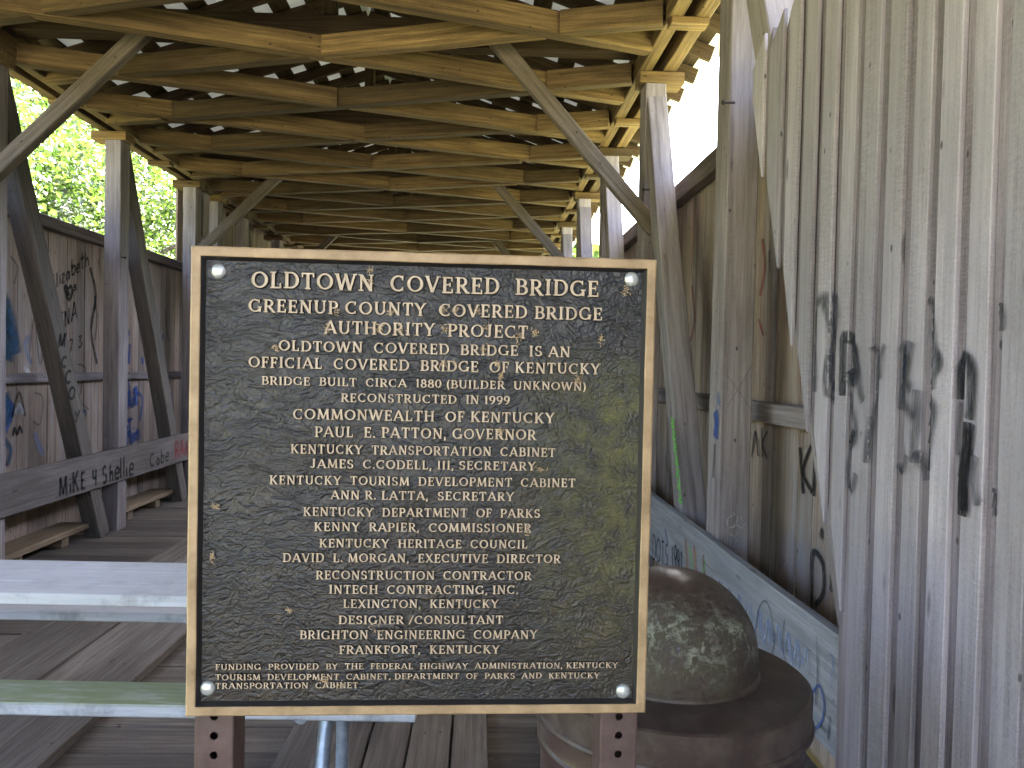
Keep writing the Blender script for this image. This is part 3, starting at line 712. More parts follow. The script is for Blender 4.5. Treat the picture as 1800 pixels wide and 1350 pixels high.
        loop = [(cx + hw - c0, fr), (cx + hw - .0008, fr - .0008), (cx + hw, fr - c0), (cx + hw, bk), (cx - hw, bk), (cx - hw, fr - c0), (cx - hw + .0008, fr - .0008), (cx - hw + c0, fr)]
        for a_, c_ in zip(loop[:-1], loop[1:]):
            mb.quad([(a_[0], z0, a_[1]), (c_[0], z0, c_[1]), (c_[0], z1, c_[1]), (a_[0], z1, a_[1])])
        mb.build('post', pm, root, PM, flip=False)
    # ---- dry grass and nest scraps caught in the letters
    rr = random.Random(5); mb = MB()
    spots = [(648, 497, 7, 6), (590, 546, 9, 9), (690, 548, 9, 7), (575, 578, 9, 10), (668, 576, 8, 8), (705, 578, 8, 8), (782, 578, 9, 9), (855, 577, 8, 9), (910, 592, 12, 12), (938, 585, 11, 10), (780, 545, 7, 7), (800, 545, 7, 7), (838, 545, 9, 7),
             (1057, 597, 7, 9), (1100, 512, 9, 11), (1016, 670, 8, 12), (850, 612, 9, 8), (780, 640, 8, 7), (875, 640, 7, 7), (880, 662, 5, 6), (380, 890, 6, 6), (374, 980, 4, 11), (508, 1071, 7, 3), (660, 1105, 9, 14), (570, 1195, 10, 12), (598, 1203, 8, 6), (950, 823, 12, 4), (800, 640, 5, 5), (1040, 470, 6, 4), (650, 475, 5, 4), (925, 930, 7, 8), (880, 758, 5, 5), (486, 612, 5, 5)]
    for px, py, sx_, sy_ in spots:
        for _ in range(rr.randint(9, 16)):
            c_ = onP(px + rr.gauss(0, sx_ * .45), py + rr.gauss(0, sy_ * .45)); an_ = rr.uniform(0, math.pi); ln = rr.uniform(.002, .007)
            z_ = rr.uniform(.001, .0045); dx, dy = math.cos(an_) * ln / 2, math.sin(an_) * ln / 2
            mb.tube([(c_.x - dx, c_.y - dy, z_), (c_.x + rr.uniform(-.001, .001), c_.y + rr.uniform(-.001, .001), z_ + rr.uniform(.0003, .0015)), (c_.x + dx, c_.y + dy, z_)], rr.uniform(.0003, .00065), 4)
    o = mb.build('dry_grass', speckled('dry_grass_fibre', (.30, .21, .11), (.55, .42, .26), 300, .8), None, PM)
    tag(o, 'scraps of dry tan grass caught in the plaque lettering', 'dry grass', kind='stuff')
    return root
plaque()

# ================================================================== TRASH CAN
def trash_can():
    c = Vector((.437, 1.70, -.05))
    root = empty('trash_can', c, 'brown metal trash can with a lichen spotted dome lid, beside the silver grey siding', 'trash can')
    body = speckled('brown_can_paint', (.040, .022, .017), (.060, .036, .029), 9, .30, 0, .35, .7, bump=.06, spec=.5)
    m, n, b = nodes('lichen_dome'); L = n.links; tc = N(n, 'ShaderNodeTexCoord'); ob = tc.outputs['Object']
    a = N(n, 'ShaderNodeTexNoise', **{'Scale': 8, 'Detail': 8, 'Roughness': .75, 'Distortion': .4}); L.new(ob, a.inputs['Vector'])
    f = N(n, 'ShaderNodeTexNoise', **{'Scale': 55, 'Detail': 7, 'Roughness': .75}); L.new(ob, f.inputs['Vector'])
    base = ramp(n, [(.3, (.034, .021, .016)), (.7, (.075, .050, .040))]); L.new(f.outputs[0], base.inputs[0])
    gz = N(n, 'ShaderNodeSeparateXYZ'); L.new(ob, gz.inputs[0])
    zr = N(n, 'ShaderNodeMapRange', **{'From Min': .96, 'From Max': 1.05}); L.new(gz.outputs[2], zr.inputs[0])
    zt = N(n, 'ShaderNodeMapRange', **{'From Min': 1.19, 'From Max': 1.12}); L.new(gz.outputs[2], zt.inputs[0])
    g1 = ramp(n, [(.44, (0,) * 3), (.60, (1,) * 3)]); L.new(mth(n, 'ADD', mth(n, 'MULTIPLY', a.outputs[0], .65), mth(n, 'MULTIPLY', f.outputs[0], .35)), g1.inputs[0])
    mask = mth(n, 'MULTIPLY', g1.outputs[0], mth(n, 'MULTIPLY', zr.outputs[0], zt.outputs[0]))
    col = mixc(n, mth(n, 'MULTIPLY', mask, .8), base.outputs[0], (.075, .080, .040))
    s2 = N(n, 'ShaderNodeTexNoise', **{'Scale': 34, 'Detail': 9, 'Roughness': .8, 'Distortion': .6}); L.new(ob, s2.inputs['Vector'])
    sr = ramp(n, [(.49, (0,) * 3), (.55, (1,) * 3)]); L.new(s2.outputs[0], sr.inputs[0])
    zz = N(n, 'ShaderNodeMapRange', **{'From Min': .99, 'From Max': 1.09}); L.new(gz.outputs[2], zz.inputs[0])
    pale = mth(n, 'MULTIPLY', mth(n, 'MULTIPLY', sr.outputs[0], mask), zz.outputs[0])
    col = mixc(n, mth(n, 'MULTIPLY', pale, .9), col, (.36, .38, .30))
    L.new(col, b.inputs['Base Color']); L.new(mth(n, 'ADD', .30, mth(n, 'MULTIPLY', mask, .6)), b.inputs['Roughness']); b.inputs['Specular IOR Level'].default_value = .4
    bp = N(n, 'ShaderNodeBump', Strength=.5, Distance=.006); L.new(mth(n, 'ADD', mth(n, 'MULTIPLY', mask, mth(n, 'ADD', f.outputs[0], .4)), pale), bp.inputs['Height']); L.new(bp.outputs[0], b.inputs['Normal'])
    dome_m = m
    # barrel with a pressed ring under the lid
    M = Matrix.Translation(c)
    mb = MB(); mb.lathe([(.262, 0), (.27, .01), (.274, .05), (.282, .55), (.286, .76), (.286, .79), (.286, .812), (.2885, .816), (.294, .821), (.294, .834), (.2885, .839), (.286, .85), (.286, .90)], seg=96)
    o = mb.build('barrel', body, root, M); smooth_angle(o, 14)
    mb = MB(); mb.lathe([(.289, .889), (.300, .888), (.3065, .892), (.3085, .898), (.3065, .904), (.303, .907), (.3035, .962), (.303, .968), (.297, .972), (.25, .978), (.192, .984), (.18, .982)], seg=96)
    lidm = speckled('brown_lid_flange', (.044, .029, .023), (.085, .064, .052), 16, .40, 0, .45, .72, bump=.05, spec=.32)
    lid = mb.build('lid', lidm, root, M); smooth_angle(lid, 14)
    prof = [(.197, .9835), (.1955, .989), (.190, .995), (.1915, 1.015)]
    for a_ in range(0, 91, 6):
        prof.append((.190 * math.cos(R(a_)) + .0006, 1.03 + .175 * math.sin(R(a_))))
    mb = MB(); mb.lathe(prof, seg=96)
    # shallow swing door pressed into the dome, facing the sign
    o = mb.build('dome', dome_m, lid, M); smooth_angle(o, 16)
    return root
trash_can()

# ================================================================== PICNIC TABLE
def picnic_table():
    O = Vector((-1.40, 3.13, -.05)); rot = Matrix.Rotation(R(-2.0), 4, 'Z'); M = Matrix.Translation(O) @ rot
    root = empty('picnic_table', O, 'white plank picnic table with pipe legs, the near bench green with algae', 'picnic table')
    def paint(name, green):
        m, n, b = nodes(name); L = n.links; tc = N(n, 'ShaderNodeTexCoord'); ge = N(n, 'ShaderNodeNewGeometry')
        q = N(n, 'ShaderNodeMapping'); q.inputs['Scale'].default_value = (2.2, 40, 40); L.new(tc.outputs['Object'], q.inputs[0])
        s = N(n, 'ShaderNodeTexNoise', **{'Scale': 1, 'Detail': 7, 'Roughness': .65}); L.new(q.outputs[0], s.inputs['Vector'])
        r = ramp(n, [(.25, (.24, .24, .245)), (.42, (.40, .40, .41)), (.7, (.50, .50, .51))]); L.new(s.outputs[0], r.inputs[0])
        d = N(n, 'ShaderNodeTexNoise', **{'Scale': 7, 'Detail': 6, 'Roughness': .7}); L.new(tc.outputs['Object'], d.inputs['Vector'])
        dr = ramp(n, [(.50, (0,) * 3), (.70, (1,) * 3)]); L.new(d.outputs[0], dr.inputs[0])
        col = mixc(n, mth(n, 'MULTIPLY', dr.outputs[0], .75), r.outputs[0], (.16, .16, .15))
        sx = N(n, 'ShaderNodeSeparateXYZ'); L.new(ge.outputs['Normal'], sx.inputs[0])
        up = N(n, 'ShaderNodeMapRange', **{'From Min': .5, 'From Max': .8}); L.new(sx.outputs[2], up.inputs[0])
        if green:
            g = N(n, 'ShaderNodeTexNoise', **{'Scale': 1, 'Detail': 8, 'Roughness': .75}); q2 = N(n, 'ShaderNodeMapping'); q2.inputs['Scale'].default_value = (6, 34, 34); L.new(tc.outputs['Object'], q2.inputs[0]); L.new(q2.outputs[0], g.inputs['Vector'])
            gr = ramp(n, [(.26, (.45,) * 3), (.52, (1,) * 3)]); L.new(g.outputs[0], gr.inputs[0])
            col = mixc(n, mth(n, 'MULTIPLY', mth(n, 'MULTIPLY', gr.outputs[0], up.outputs[0]), .90), col, (.125, .145, .045))
        else:
            col = mixc(n, mth(n, 'MULTIPLY', up.outputs[0], .7), col, (.19, .188, .182))
        L.new(col, b.inputs['Base Color']); b.inputs['Roughness'].default_value = .55
        bp = N(n, 'ShaderNodeBump', Strength=.15, Distance=.004); L.new(s.outputs[0], bp.inputs['Height']); L.new(bp.outputs[0], b.inputs['Normal'])
        return m
    white = paint('white_board_paint', False); green = paint('algae_board_paint', True)
    galv = speckled('galvanised_pipe', (.30, .33, .37), (.42, .45, .49), 30, .42, .55, bump=.05)
    def plank(mb, x0, x1, y0, y1, z0, z1, e=.003):
        mb.loft([[(x, y0 + e, z0), (x, y0, z0 + e), (x, y0, z1 - e), (x, y0 + e, z1), (x, y1 - e, z1), (x, y1, z1 - e), (x, y1, z0 + e), (x, y1 - e, z0)] for x in (x0, (x0 + x1) / 2, x1)])
    X0, X1 = -1.24, 1.215
    mb = MB()
    y = -.222
    for k in range(3):
        plank(mb, X0 + random.uniform(0, .006), X1 - random.uniform(0, .006), y, y + .151, .725, .770); y += .157
    mb.build('tabletop', white, root, M)
    mb = MB(); plank(mb, X0, X1, -.478, -.283, .425, .470, .006); mb.build('bench', green, root, M)['label'] = 'near bench plank with green algae film on top'
    mb = MB(); plank(mb, X0, X1, .475, .665, .425, .470, .006); mb.build('bench', white, root, M)
    for x in (.86, -1.02):
        mb = MB()
        for s in (-1, 1):
            mb.tube([(x, s * .10, .70), (x, s * .13, .62), (x, s * .36, .04), (x, s * .40, .028), (x, s * .47, .026)], .026, 16)
        mb.tube([(x - .055, -.40, .400), (x - .055, .60, .400)], .0235, 16)
        mb.tube([(x + .075, -.31, .42), (x + .075, -.31, .03)], .024, 16); mb.tube([(x + .075, .50, .42), (x + .075, .50, .03)], .024, 16)
        mb.tube([(x, -.2, .70), (x, .22, .70)], .0235, 16)
        o = mb.build('leg_frame', galv, root, M); smooth_angle(o, 50)
    return root
picnic_table()

# ================================================================== TREES
def leaf_mat(name, a, c):
    m, n, b = nodes(name); L = n.links
    ge = N(n, 'ShaderNodeNewGeometry'); r = ramp(n, [(0, a), (1, c)]); L.new(ge.outputs['Random Per Island'], r.inputs[0])
    L.new(r.outputs[0], b.inputs['Base Color']); b.inputs['Roughness'].default_value = .32; b.inputs['Specular IOR Level'].default_value = .6
    tr = N(n, 'ShaderNodeBsdfTranslucent'); L.new(mixc(n, 1.0, r.outputs[0], (1.9, 2.1, 1.0), 'MULTIPLY'), tr.inputs[0])
    mx = N(n, 'ShaderNodeMixShader'); mx.inputs[0].default_value = .35
    out = n.nodes['Material Output']; L.new(b.outputs[0], mx.inputs[1]); L.new(tr.outputs[0], mx.inputs[2]); L.new(mx.outputs[0], out.inputs[0])
    return m
LEAF = leaf_mat('tree_leaf', (.012, .026, .006), (.055, .082, .022))
BARK = speckled('tree_bark', (.05, .04, .03), (.12, .10, .08), 18, .9, bump=.6, stretch=(1, 1, .25))
def crown_mesh(seed, rad, zc, hz, nclump, per, leaf):
    rr = random.Random(seed); v = []; f = []
    for _ in range(nclump):
        th = rr.uniform(0, 2 * math.pi); ph = math.acos(rr.uniform(-1, 1)); q = rr.uniform(.45, 1.0) ** .6
        bump = 1 + .28 * mnoise.noise(Vector((math.cos(th) * 1.6, math.sin(th) * 1.6, ph * 1.5 + seed)))
        cx, cy, cz = rad * q * bump * math.sin(ph) * math.cos(th), rad * q * bump * math.sin(ph) * math.sin(th), zc + hz * q * bump * math.cos(ph)
        cr = rr.uniform(.20, .46)
        nrm0 = Vector((rr.gauss(0, .5), rr.gauss(0, .5), 1)).normalized()
        for _ in range(per):
            p = Vector((cx + rr.gauss(0, cr), cy + rr.gauss(0, cr), cz + rr.gauss(0, cr * .55)))
            nr = (nrm0 + Vector((rr.gauss(0, .55), rr.gauss(0, .55), rr.gauss(0, .45)))).normalized()
            d = nr.orthogonal().normalized(); d = Matrix.Rotation(rr.uniform(0, 6.28), 3, nr) @ d; s = nr.cross(d)
            l = leaf * rr.uniform(.7, 1.3); w_ = l * .34; k = len(v)
            v += [tuple(p - d * l * .5), tuple(p + s * w_ - d * l * .05 + nr * l * .05), tuple(p + d * l * .5 - nr * l * .1), tuple(p - s * w_ - d * l * .05 + nr * l * .05)]
            f += [(k, k + 1, k + 2), (k, k + 2, k + 3)]
    me = bpy.data.meshes.new('crown'); me.from_pydata(v, [], f); me.materials.append(LEAF); me.update()
    return me
def trunk_mesh(seed, h, rad):
    rr = random.Random(seed); mb = MB()
    mb.tube([(0, 0, -.3), (rr.uniform(-.1, .1), rr.uniform(-.1, .1), h * .3), (rr.uniform(-.3, .3), rr.uniform(-.3, .3), h * .62), (rr.uniform(-.4, .4), rr.uniform(-.4, .4), h * .95)], [.24, .19, .12, .03], 10)
    for k in range(9):
        z = h * rr.uniform(.3, .75); th = rr.uniform(0, 6.28); r1 = rad * rr.uniform(.5, .9)
        mb.tube([(0, 0, z), (math.cos(th) * r1 * .5, math.sin(th) * r1 * .5, z + r1 * .3), (math.cos(th) * r1, math.sin(th) * r1, z + r1 * .55)], [.075, .045, .012], 7)
    return mb
protos = []
for s_ in range(3):
    protos.append((crown_mesh(20 + s_, 3.0, 5.6, 3.9, 300, 95, .115), trunk_mesh(40 + s_, 8.6, 3.0)))
tm = [None] * 3
TREES = [(-9.6, 6.5, 1.0, .3), (-9.9, 11.2, 1.08, 1.7), (-10.6, 16.0, 1.1, 3.1), (-9.8, 21.5, 1.15, 4.4), (-12.8, 9.0, 1.25, 5.0), (-13.6, 14.6, 1.3, 2.2), (-13.2, 20.0, 1.35, .9), (-14.4, 26.5, 1.5, 2.9), (-10.4, 29, 1.3, 1.2), (-17.5, 17, 1.6, 5.5), (-18, 25, 1.7, .4), (-18.5, 33, 1.8, 1.1)]
for i, (x, y, s_, rz) in enumerate(TREES):
    k = i % 3; Mx = Matrix.Translation((x, y, -2.75)) @ Matrix.Rotation(rz, 4, 'Z') @ Matrix.Scale(s_, 4)
    t = bpy.data.objects.new('tree', None); COL.objects.link(t); _fix(t, None, Mx)
    tag(t, 'leafy sunlit green tree seen over the half height graffitied wall', 'tree', 'trees beyond the graffitied wall')
    cr = bpy.data.objects.new('crown', protos[k][0]); COL.objects.link(cr); _fix(cr, t, Mx)
    if tm[k] is None:
        o = protos[k][1].build('trunk', BARK, t, Mx, smooth=True); tm[k] = o.data
    else:
        o = bpy.data.objects.new('trunk', tm[k]); COL.objects.link(o); _fix(o, t, Mx)
# far-off woods round the bridge
def far_woods():
    rr = random.Random(77); v = []; f = []
    for _ in range(9000):
        th = rr.uniform(0, 2 * math.pi); r = rr.uniform(48, 75); p = Vector((r * math.cos(th), 10 + r * math.sin(th), rr.uniform(-1, 11) * (1 + .25 * math.sin(th * 9))))
        for _ in range(3):
            q = p + Vector((rr.gauss(0, .8), rr.gauss(0, .8), rr.gauss(0, .6))); nr = Vector((rr.gauss(0, 1), rr.gauss(0, 1), rr.gauss(0, 1))).normalized(); d = nr.orthogonal(); s = nr.cross(d); l = rr.uniform(.5, 1.1); k = len(v)
            v += [tuple(q - d * l), tuple(q + s * l * .6), tuple(q + d * l), tuple(q - s * l * .6)]; f.append((k, k + 1, k + 2, k + 3))
    me = bpy.data.meshes.new('far_woods'); me.from_pydata(v, [], f); me.materials.append(LEAF)
    o = bpy.data.objects.new('far_woods', me); COL.objects.link(o); tag(o, 'distant belt of green woods around the bridge', 'woods', kind='stuff')
far_woods()

# ================================================================== PAINTED NAMES AND SPRAY MARKS
def spray_mat(name, col, strength, soft):
    m, n, b = nodes(name); L = n.links
    uv = N(n, 'ShaderNodeUVMap', uv_map='uv'); s = N(n, 'ShaderNodeSeparateXYZ'); L.new(uv.outputs[0], s.inputs[0])
    d = mth(n, 'ABSOLUTE', mth(n, 'SUBTRACT', mth(n, 'MULTIPLY', s.outputs[1], 2.0), 1.0))
    e = N(n, 'ShaderNodeMapRange', **{'From Min': 1.0, 'From Max': 1.0 - soft}); e.interpolation_type = 'SMOOTHSTEP'; L.new(d, e.inputs[0])
    tc = N(n, 'ShaderNodeTexCoord'); q = N(n, 'ShaderNodeMapping'); q.inputs['Scale'].default_value = (1, 1, .12); L.new(tc.outputs['Object'], q.inputs[0])
    g = N(n, 'ShaderNodeTexNoise', **{'Scale': 130, 'Detail': 5, 'Roughness': .7}); L.new(q.outputs[0], g.inputs['Vector'])
    gr = ramp(n, [(.32, (.25,) * 3), (.55, (1,) * 3)]); L.new(g.outputs[0], gr.inputs[0])
    a = mth(n, 'MULTIPLY', mth(n, 'MULTIPLY', e.outputs[0], gr.outputs[0]), strength)
    b.inputs['Base Color'].default_value = (*col, 1); b.inputs['Roughness'].default_value = .8; b.inputs['Specular IOR Level'].default_value = .2
    L.new(a, b.inputs['Alpha'])
    return m
SP = {'soft': spray_mat('faded_black_spray', (.045, .045, .052), .66, .95), 'mid': spray_mat('black_spray', (.02, .02, .023), .88, .6), 'hard': spray_mat('black_paint', (.012, .012, .013), .97, .35),
      'blue': spray_mat('blue_spray', (.03, .075, .26), .9, .6), 'pale': spray_mat('pale_blue_spray', (.18, .25, .42), .55, .8), 'teal': spray_mat('teal_spray', (.025, .09, .17), .8, .8),
      'red': spray_mat('red_spray', (.27, .035, .04), .85, .6), 'green': spray_mat('green_spray', (.13, .50, .06), .9, .6), 'white': spray_mat('white_chalk', (.55, .54, .54), .6, .6), 'orange': spray_mat('orange_spray', (.42, .17, .05), .6, .9), 'rust': spray_mat('rusty_stain', (.20, .09, .05), .5, .9)}
def crom(pts, step=4):
    if len(pts) < 3: p = pts
    out = []
    P_ = [pts[0]] + list(pts) + [pts[-1]]
    for i in range(1, len(P_) - 2):
        p0, p1, p2, p3 = P_[i - 1:i + 3]
        k = max(2, int(math.hypot(p2[0] - p1[0], p2[1] - p1[1]) / step))
        for q in range(k):
            t = q / k
            out.append(tuple(.5 * (2 * p1[c] + (p2[c] - p0[c]) * t + (2 * p0[c] - 5 * p1[c] + 4 * p2[c] - p3[c]) * t * t + (3 * p1[c] - p0[c] - 3 * p2[c] + p3[c]) * t ** 3) for c in (0, 1)))
    out.append(tuple(pts[-1])); return out
class Tag:
    """strokes on one wooden surface; to3(px, py) gives the point on its plane, off(p, lift) follows its relief"""
    def __init__(s, to3, off): s.to3 = to3; s.off = off; s.k = 0; s.items = []; s.wid = None
    def stroke(s, pts, wd, mat): s.items.append((pts, wd, mat, s.wid))
    def lay(s, mb, mats, pts, wd, mat):
        if mat not in mats: mats.append(mat)
        mi = mats.index(mat)
        pts = crom(pts, 3)
        P3 = [s.to3(x, y) for x, y in pts]; nr = s.nrm
        lift = .0012 + (s.k % 9) * .00018; s.k += 1
        n0 = len(mb.v); A = 6; U = 0
        for i, p in enumerate(P3):
            d = (P3[min(i + 1, len(P3) - 1)] - P3[max(i - 1, 0)])
            if d.length < 1e-7: d = Vector((0, 0, 1))
            sd_ = d.normalized().cross(nr).normalized()
            w_ = wd * (1 + .18 * mnoise.noise(p * 14)) * (.55 if i in (0, len(P3) - 1) else 1)
            for j in range(A + 1):
                v = p + sd_ * w_ * (j / A - .5); v = s.off(v, lift)
                mb.uv[len(mb.v)] = (i * .1, j / A); mb.v.append(tuple(v))
        for i in range(len(P3) - 1):
            for j in range(A):
                a = n0 + i * (A + 1) + j; mb.f.append((a, a + 1, a + A + 2, a + A + 1)); mb.m.append(mi)
    def word(s, text, p0, p1, up, wd, mat, slant=0.0, rr=random.Random(4)):
        adv = 0; seq = []; wi = 0
        for ch in text:
            if ch == ' ': adv += .5; wi += 1; continue
            g, aw = hand(ch); seq.append((g, adv, (text, p0, wi))); adv += aw + .14
        adv -= .14
        dx, dy = (p1[0] - p0[0]) / adv, (p1[1] - p0[1]) / adv
        for g, x0, s.wid in seq:
            jx, jy, js = rr.uniform(-.05, .05), rr.uniform(-.06, .06), rr.uniform(.9, 1.12)
            for pl in g:
                s.stroke([(p0[0] + (x0 + jx + x * js + y * slant) * dx + up[0] * (y * js + jy), p0[1] + (x0 + jx + x * js + y * slant) * dy + up[1] * (y * js + jy)) for x, y in pl], wd, mat)
        s.wid = None
    def build(s, parent, gap=18):
        # a word is one mark; loose strokes that touch or nearly touch are one mark
        groups = []
        for it in s.items:
            hit = []
            for g in groups:
                if it[3] is not None or g[0][3] is not None:
                    if it[3] == g[0][3]: hit.append(g)
                elif min(math.hypot(p[0] - q[0], p[1] - q[1]) for o in g for p in crom(o[0], 6) for q in crom(it[0], 6)) < gap: hit.append(g)
            for g in hit: groups.remove(g)
            groups.append(sum(hit, []) + [it])
        for g in groups:
            mb = MB(); mats = []
            for it in g: s.lay(mb, mats, *it[:3])
            mb.build('graffiti', [SP[m] for m in mats], parent, flip=False)
HAND = {'a': ([[(.45, .5), (.2, .55), (.05, .3), (.15, .05), (.35, .1), (.46, .5)], [(.46, .55), (.46, .1), (.55, .0)]], .5), 'b': ([[(.08, 1), (.08, 0)], [(.08, .4), (.35, .55), (.48, .28), (.3, .02), (.08, .05)]], .5),
 'e': ([[(.05, .3), (.45, .32), (.4, .52), (.2, .56), (.05, .3), (.15, .04), (.45, .08)]], .48), 'h': ([[(.08, 1), (.08, 0)], [(.08, .4), (.3, .56), (.42, .4), (.43, 0)]], .48), 'i': ([[(.1, .55), (.1, 0)], [(.1, .75), (.11, .8)]], .2),
 'l': ([[(.1, 1), (.1, 0)]], .2), 'n': ([[(.08, .55), (.08, 0)], [(.08, .4), (.3, .56), (.42, .4), (.43, 0)]], .48), 'o': ([[(.25, .56), (.05, .3), (.25, .02), (.46, .3), (.25, .56)]], .5), 's': ([[(.4, .5), (.2, .56), (.08, .42), (.38, .2), (.3, .03), (.05, .06)]], .44),
 't': ([[(.2, .95), (.2, .1), (.35, 0)], [(.02, .62), (.42, .64)]], .4), 'z': ([[(.05, .55), (.42, .55), (.05, .02), (.45, .02)]], .48), '4': ([[(.1, .9), (.08, .45), (.5, .45)], [(.42, .9), (.42, 0)]], .55), '+': ([[(.05, .4), (.5, .4)], [(.28, .7), (.28, .1)]], .55),
 '3': ([[(.05, .9), (.4, .9), (.2, .55), (.42, .3), (.25, .02), (.03, .1)]], .48), '7': ([[(.05, .92), (.45, .92), (.2, 0)]], .48)}
def hand(ch):
    if ch in HAND: return HAND[ch]
    g = GL[ch]; out = []
    for s_ in g[1]:
        if s_[0] == 'L': out.append([(s_[1], s_[2]), (s_[3], s_[4])])
        else:
            cx, cy, rx, ry, a0, a1 = s_[1:7]; out.append([(cx + rx * math.cos(R(a0 + (a1 - a0) * i / 8)), cy + ry * math.sin(R(a0 + (a1 - a0) * i / 8))) for i in range(9)])
    return out, g[0]
def plane_tag(X=None, Y=None, nx=1):
    if X is not None:
        t = Tag(lambda px, py: onX(px, py, X), lambda v, l: Vector((X + nx * l, v.y, v.z))); t.nrm = Vector((nx, 0, 0))
    else:
        t = Tag(lambda px, py: onY(px, py, Y), lambda v, l: Vector((v.x, Y - l, v.z))); t.nrm = Vector((0, -1, 0))
    return t
def z8(*pts): return [(1350 + x * .4447, 400 + y * .4447) for x, y in pts]
def z4(*pts): return [(x * .4444, 400 + y * .4444) for x, y in pts]
def z7(*pts): return [(1100 + x * .3889, 900 + y * .3889) for x, y in pts]
# --- silver siding: one big faded scrawl
t = Tag(lambda px, py: onX(px, py, SX1), lambda v, l: Vector((portal_x(v.y) - .005 - l, v.y, v.z))); t.nrm = Vector((-1, 0, 0))
S = lambda p, w_, m: t.stroke(z8(*p), w_, m)
S([(192, 650), (190, 480), (192, 330), (215, 285), (262, 285), (278, 330), (272, 400), (252, 470), (235, 560), (232, 640), (255, 690)], 0.056, 'soft')
S([(225, 300), (245, 360), (250, 480), (245, 600), (268, 640)], 0.062, 'soft')
S([(298, 665), (300, 540), (302, 440), (325, 440), (350, 490), (355, 560), (330, 600), (318, 560)], 0.049, 'mid'); S([(335, 470), (362, 560), (368, 640), (385, 690)], 0.053, 'soft'); S([(310, 600), (345, 620), (360, 560)], 0.046, 'soft')
S([(318, 650), (345, 740), (356, 830), (328, 870), (308, 950), (318, 1025), (342, 1030), (355, 970)], 0.042, 'soft'); S([(350, 800), (330, 850)], 0.041, 'mid')
S([(408, 470), (428, 510), (432, 620), (412, 720), (398, 830), (388, 930)], 0.034, 'soft'); S([(470, 460), (448, 530), (452, 600)], 0.034, 'soft')
S([(515, 460), (548, 520), (545, 600), (520, 660), (512, 720)], 0.053, 'soft'); S([(575, 450), (550, 560), (530, 640), (560, 720), (585, 750)], 0.053, 'soft'); S([(555, 500), (535, 600), (575, 640)], 0.053, 'soft')
S([(620, 285), (648, 310), (662, 380), (668, 470), (690, 540), (665, 590), (655, 640)], 0.040, 'soft'); S([(652, 520), (690, 530)], 0.078, 'soft')
S([(590, 640), (588, 740), (582, 840), (578, 930)], 0.046, 'soft'); S([(640, 690), (665, 720), (652, 800), (640, 880), (635, 960)], 0.056, 'soft'); S([(585, 890), (610, 950), (618, 1000)], 0.056, 'soft'); S([(500, 940), (540, 960), (560, 900)], 0.031, 'soft')
S([(748, 680), (752, 560), (772, 515), (800, 525), (815, 590), (812, 680), (805, 760)], 0.043, 'mid'); S([(806, 770), (798, 850), (788, 930), (780, 1020), (778, 1100), (776, 1140)], .046, 'hard'); S([(800, 800), (790, 900), (782, 1000), (786, 1120)], .032, 'hard'); S([(738, 900), (744, 760), (750, 690)], 0.031, 'soft')
S([(922, 300), (935, 360), (932, 410)], 0.034, 'soft'); S([(905, 1030), (898, 1090), (888, 1140)], 0.031, 'soft'); S([(830, 900), (820, 1000), (835, 1100)], 0.031, 'soft')
t.build(portalB, 22)
# --- half height wall under the trees
XW = -3.843
t = plane_tag(X=XW)
t.word('Elizabeth', (88, 512), (155, 466), (0, -27), .030, 'mid')
t.stroke([(120, 508), (114, 503), (115, 512), (121, 527), (127, 511), (124, 503), (120, 508)], .045, 'hard'); t.stroke([(119, 508), (121, 520)], .05, 'hard'); t.word('s', (128, 512), (135, 508), (0, -17), .025, 'mid')
t.word('TNA', (102, 585), (134, 560), (0, -30), .03, 'mid'); t.word('17 3', (112, 624), (145, 610), (0, -24), .03, 'mid')
t.stroke([(89, 552), (98, 550), (104, 556), (105, 572), (90, 577), (88, 560), (90, 552)], .018, 'mid')
for p in (((0, 530), (10, 545), (14, 570), (6, 600), (14, 630)), ((4, 520), (18, 555), (20, 600), (15, 635)), ((0, 560), (24, 590), (30, 622)), ((8, 690), (12, 720), (9, 750))): t.stroke(p, .19, 'teal')
t.stroke([(20, 735), (33, 690), (44, 732)], .035, 'mid'); t.stroke([(25, 722), (41, 720)], .03, 'mid'); t.stroke([(27, 728), (33, 712), (40, 728)], .09, 'white'); t.stroke([(22, 768), (25, 752), (30, 764), (34, 750), (39, 762)], .03, 'hard')
for p in (((210, 648), (212, 605)), ((212, 608), (222, 603), (220, 622), (212, 626)), ((226, 640), (228, 604)), ((214, 590), (213, 545))): t.stroke(p, .075, 'blue')
t.word('HAiR', (214, 724), (242, 712), (0, -34), .08, 'blue'); t.word('+', (222, 748), (236, 744), (0, -20), .045, 'blue'); t.word('Shin', (210, 788), (246, 772), (0, -34), .08, 'blue')
t.stroke([(281, 590), (283, 608), (286, 586)], .05, 'blue'); t.stroke([(249, 628), (251, 640)], .07, 'blue'); t.stroke([(284, 630), (290, 660), (286, 690)], .05, 'red'); t.stroke([(166, 600), (170, 560), (166, 520)], .05, 'soft')
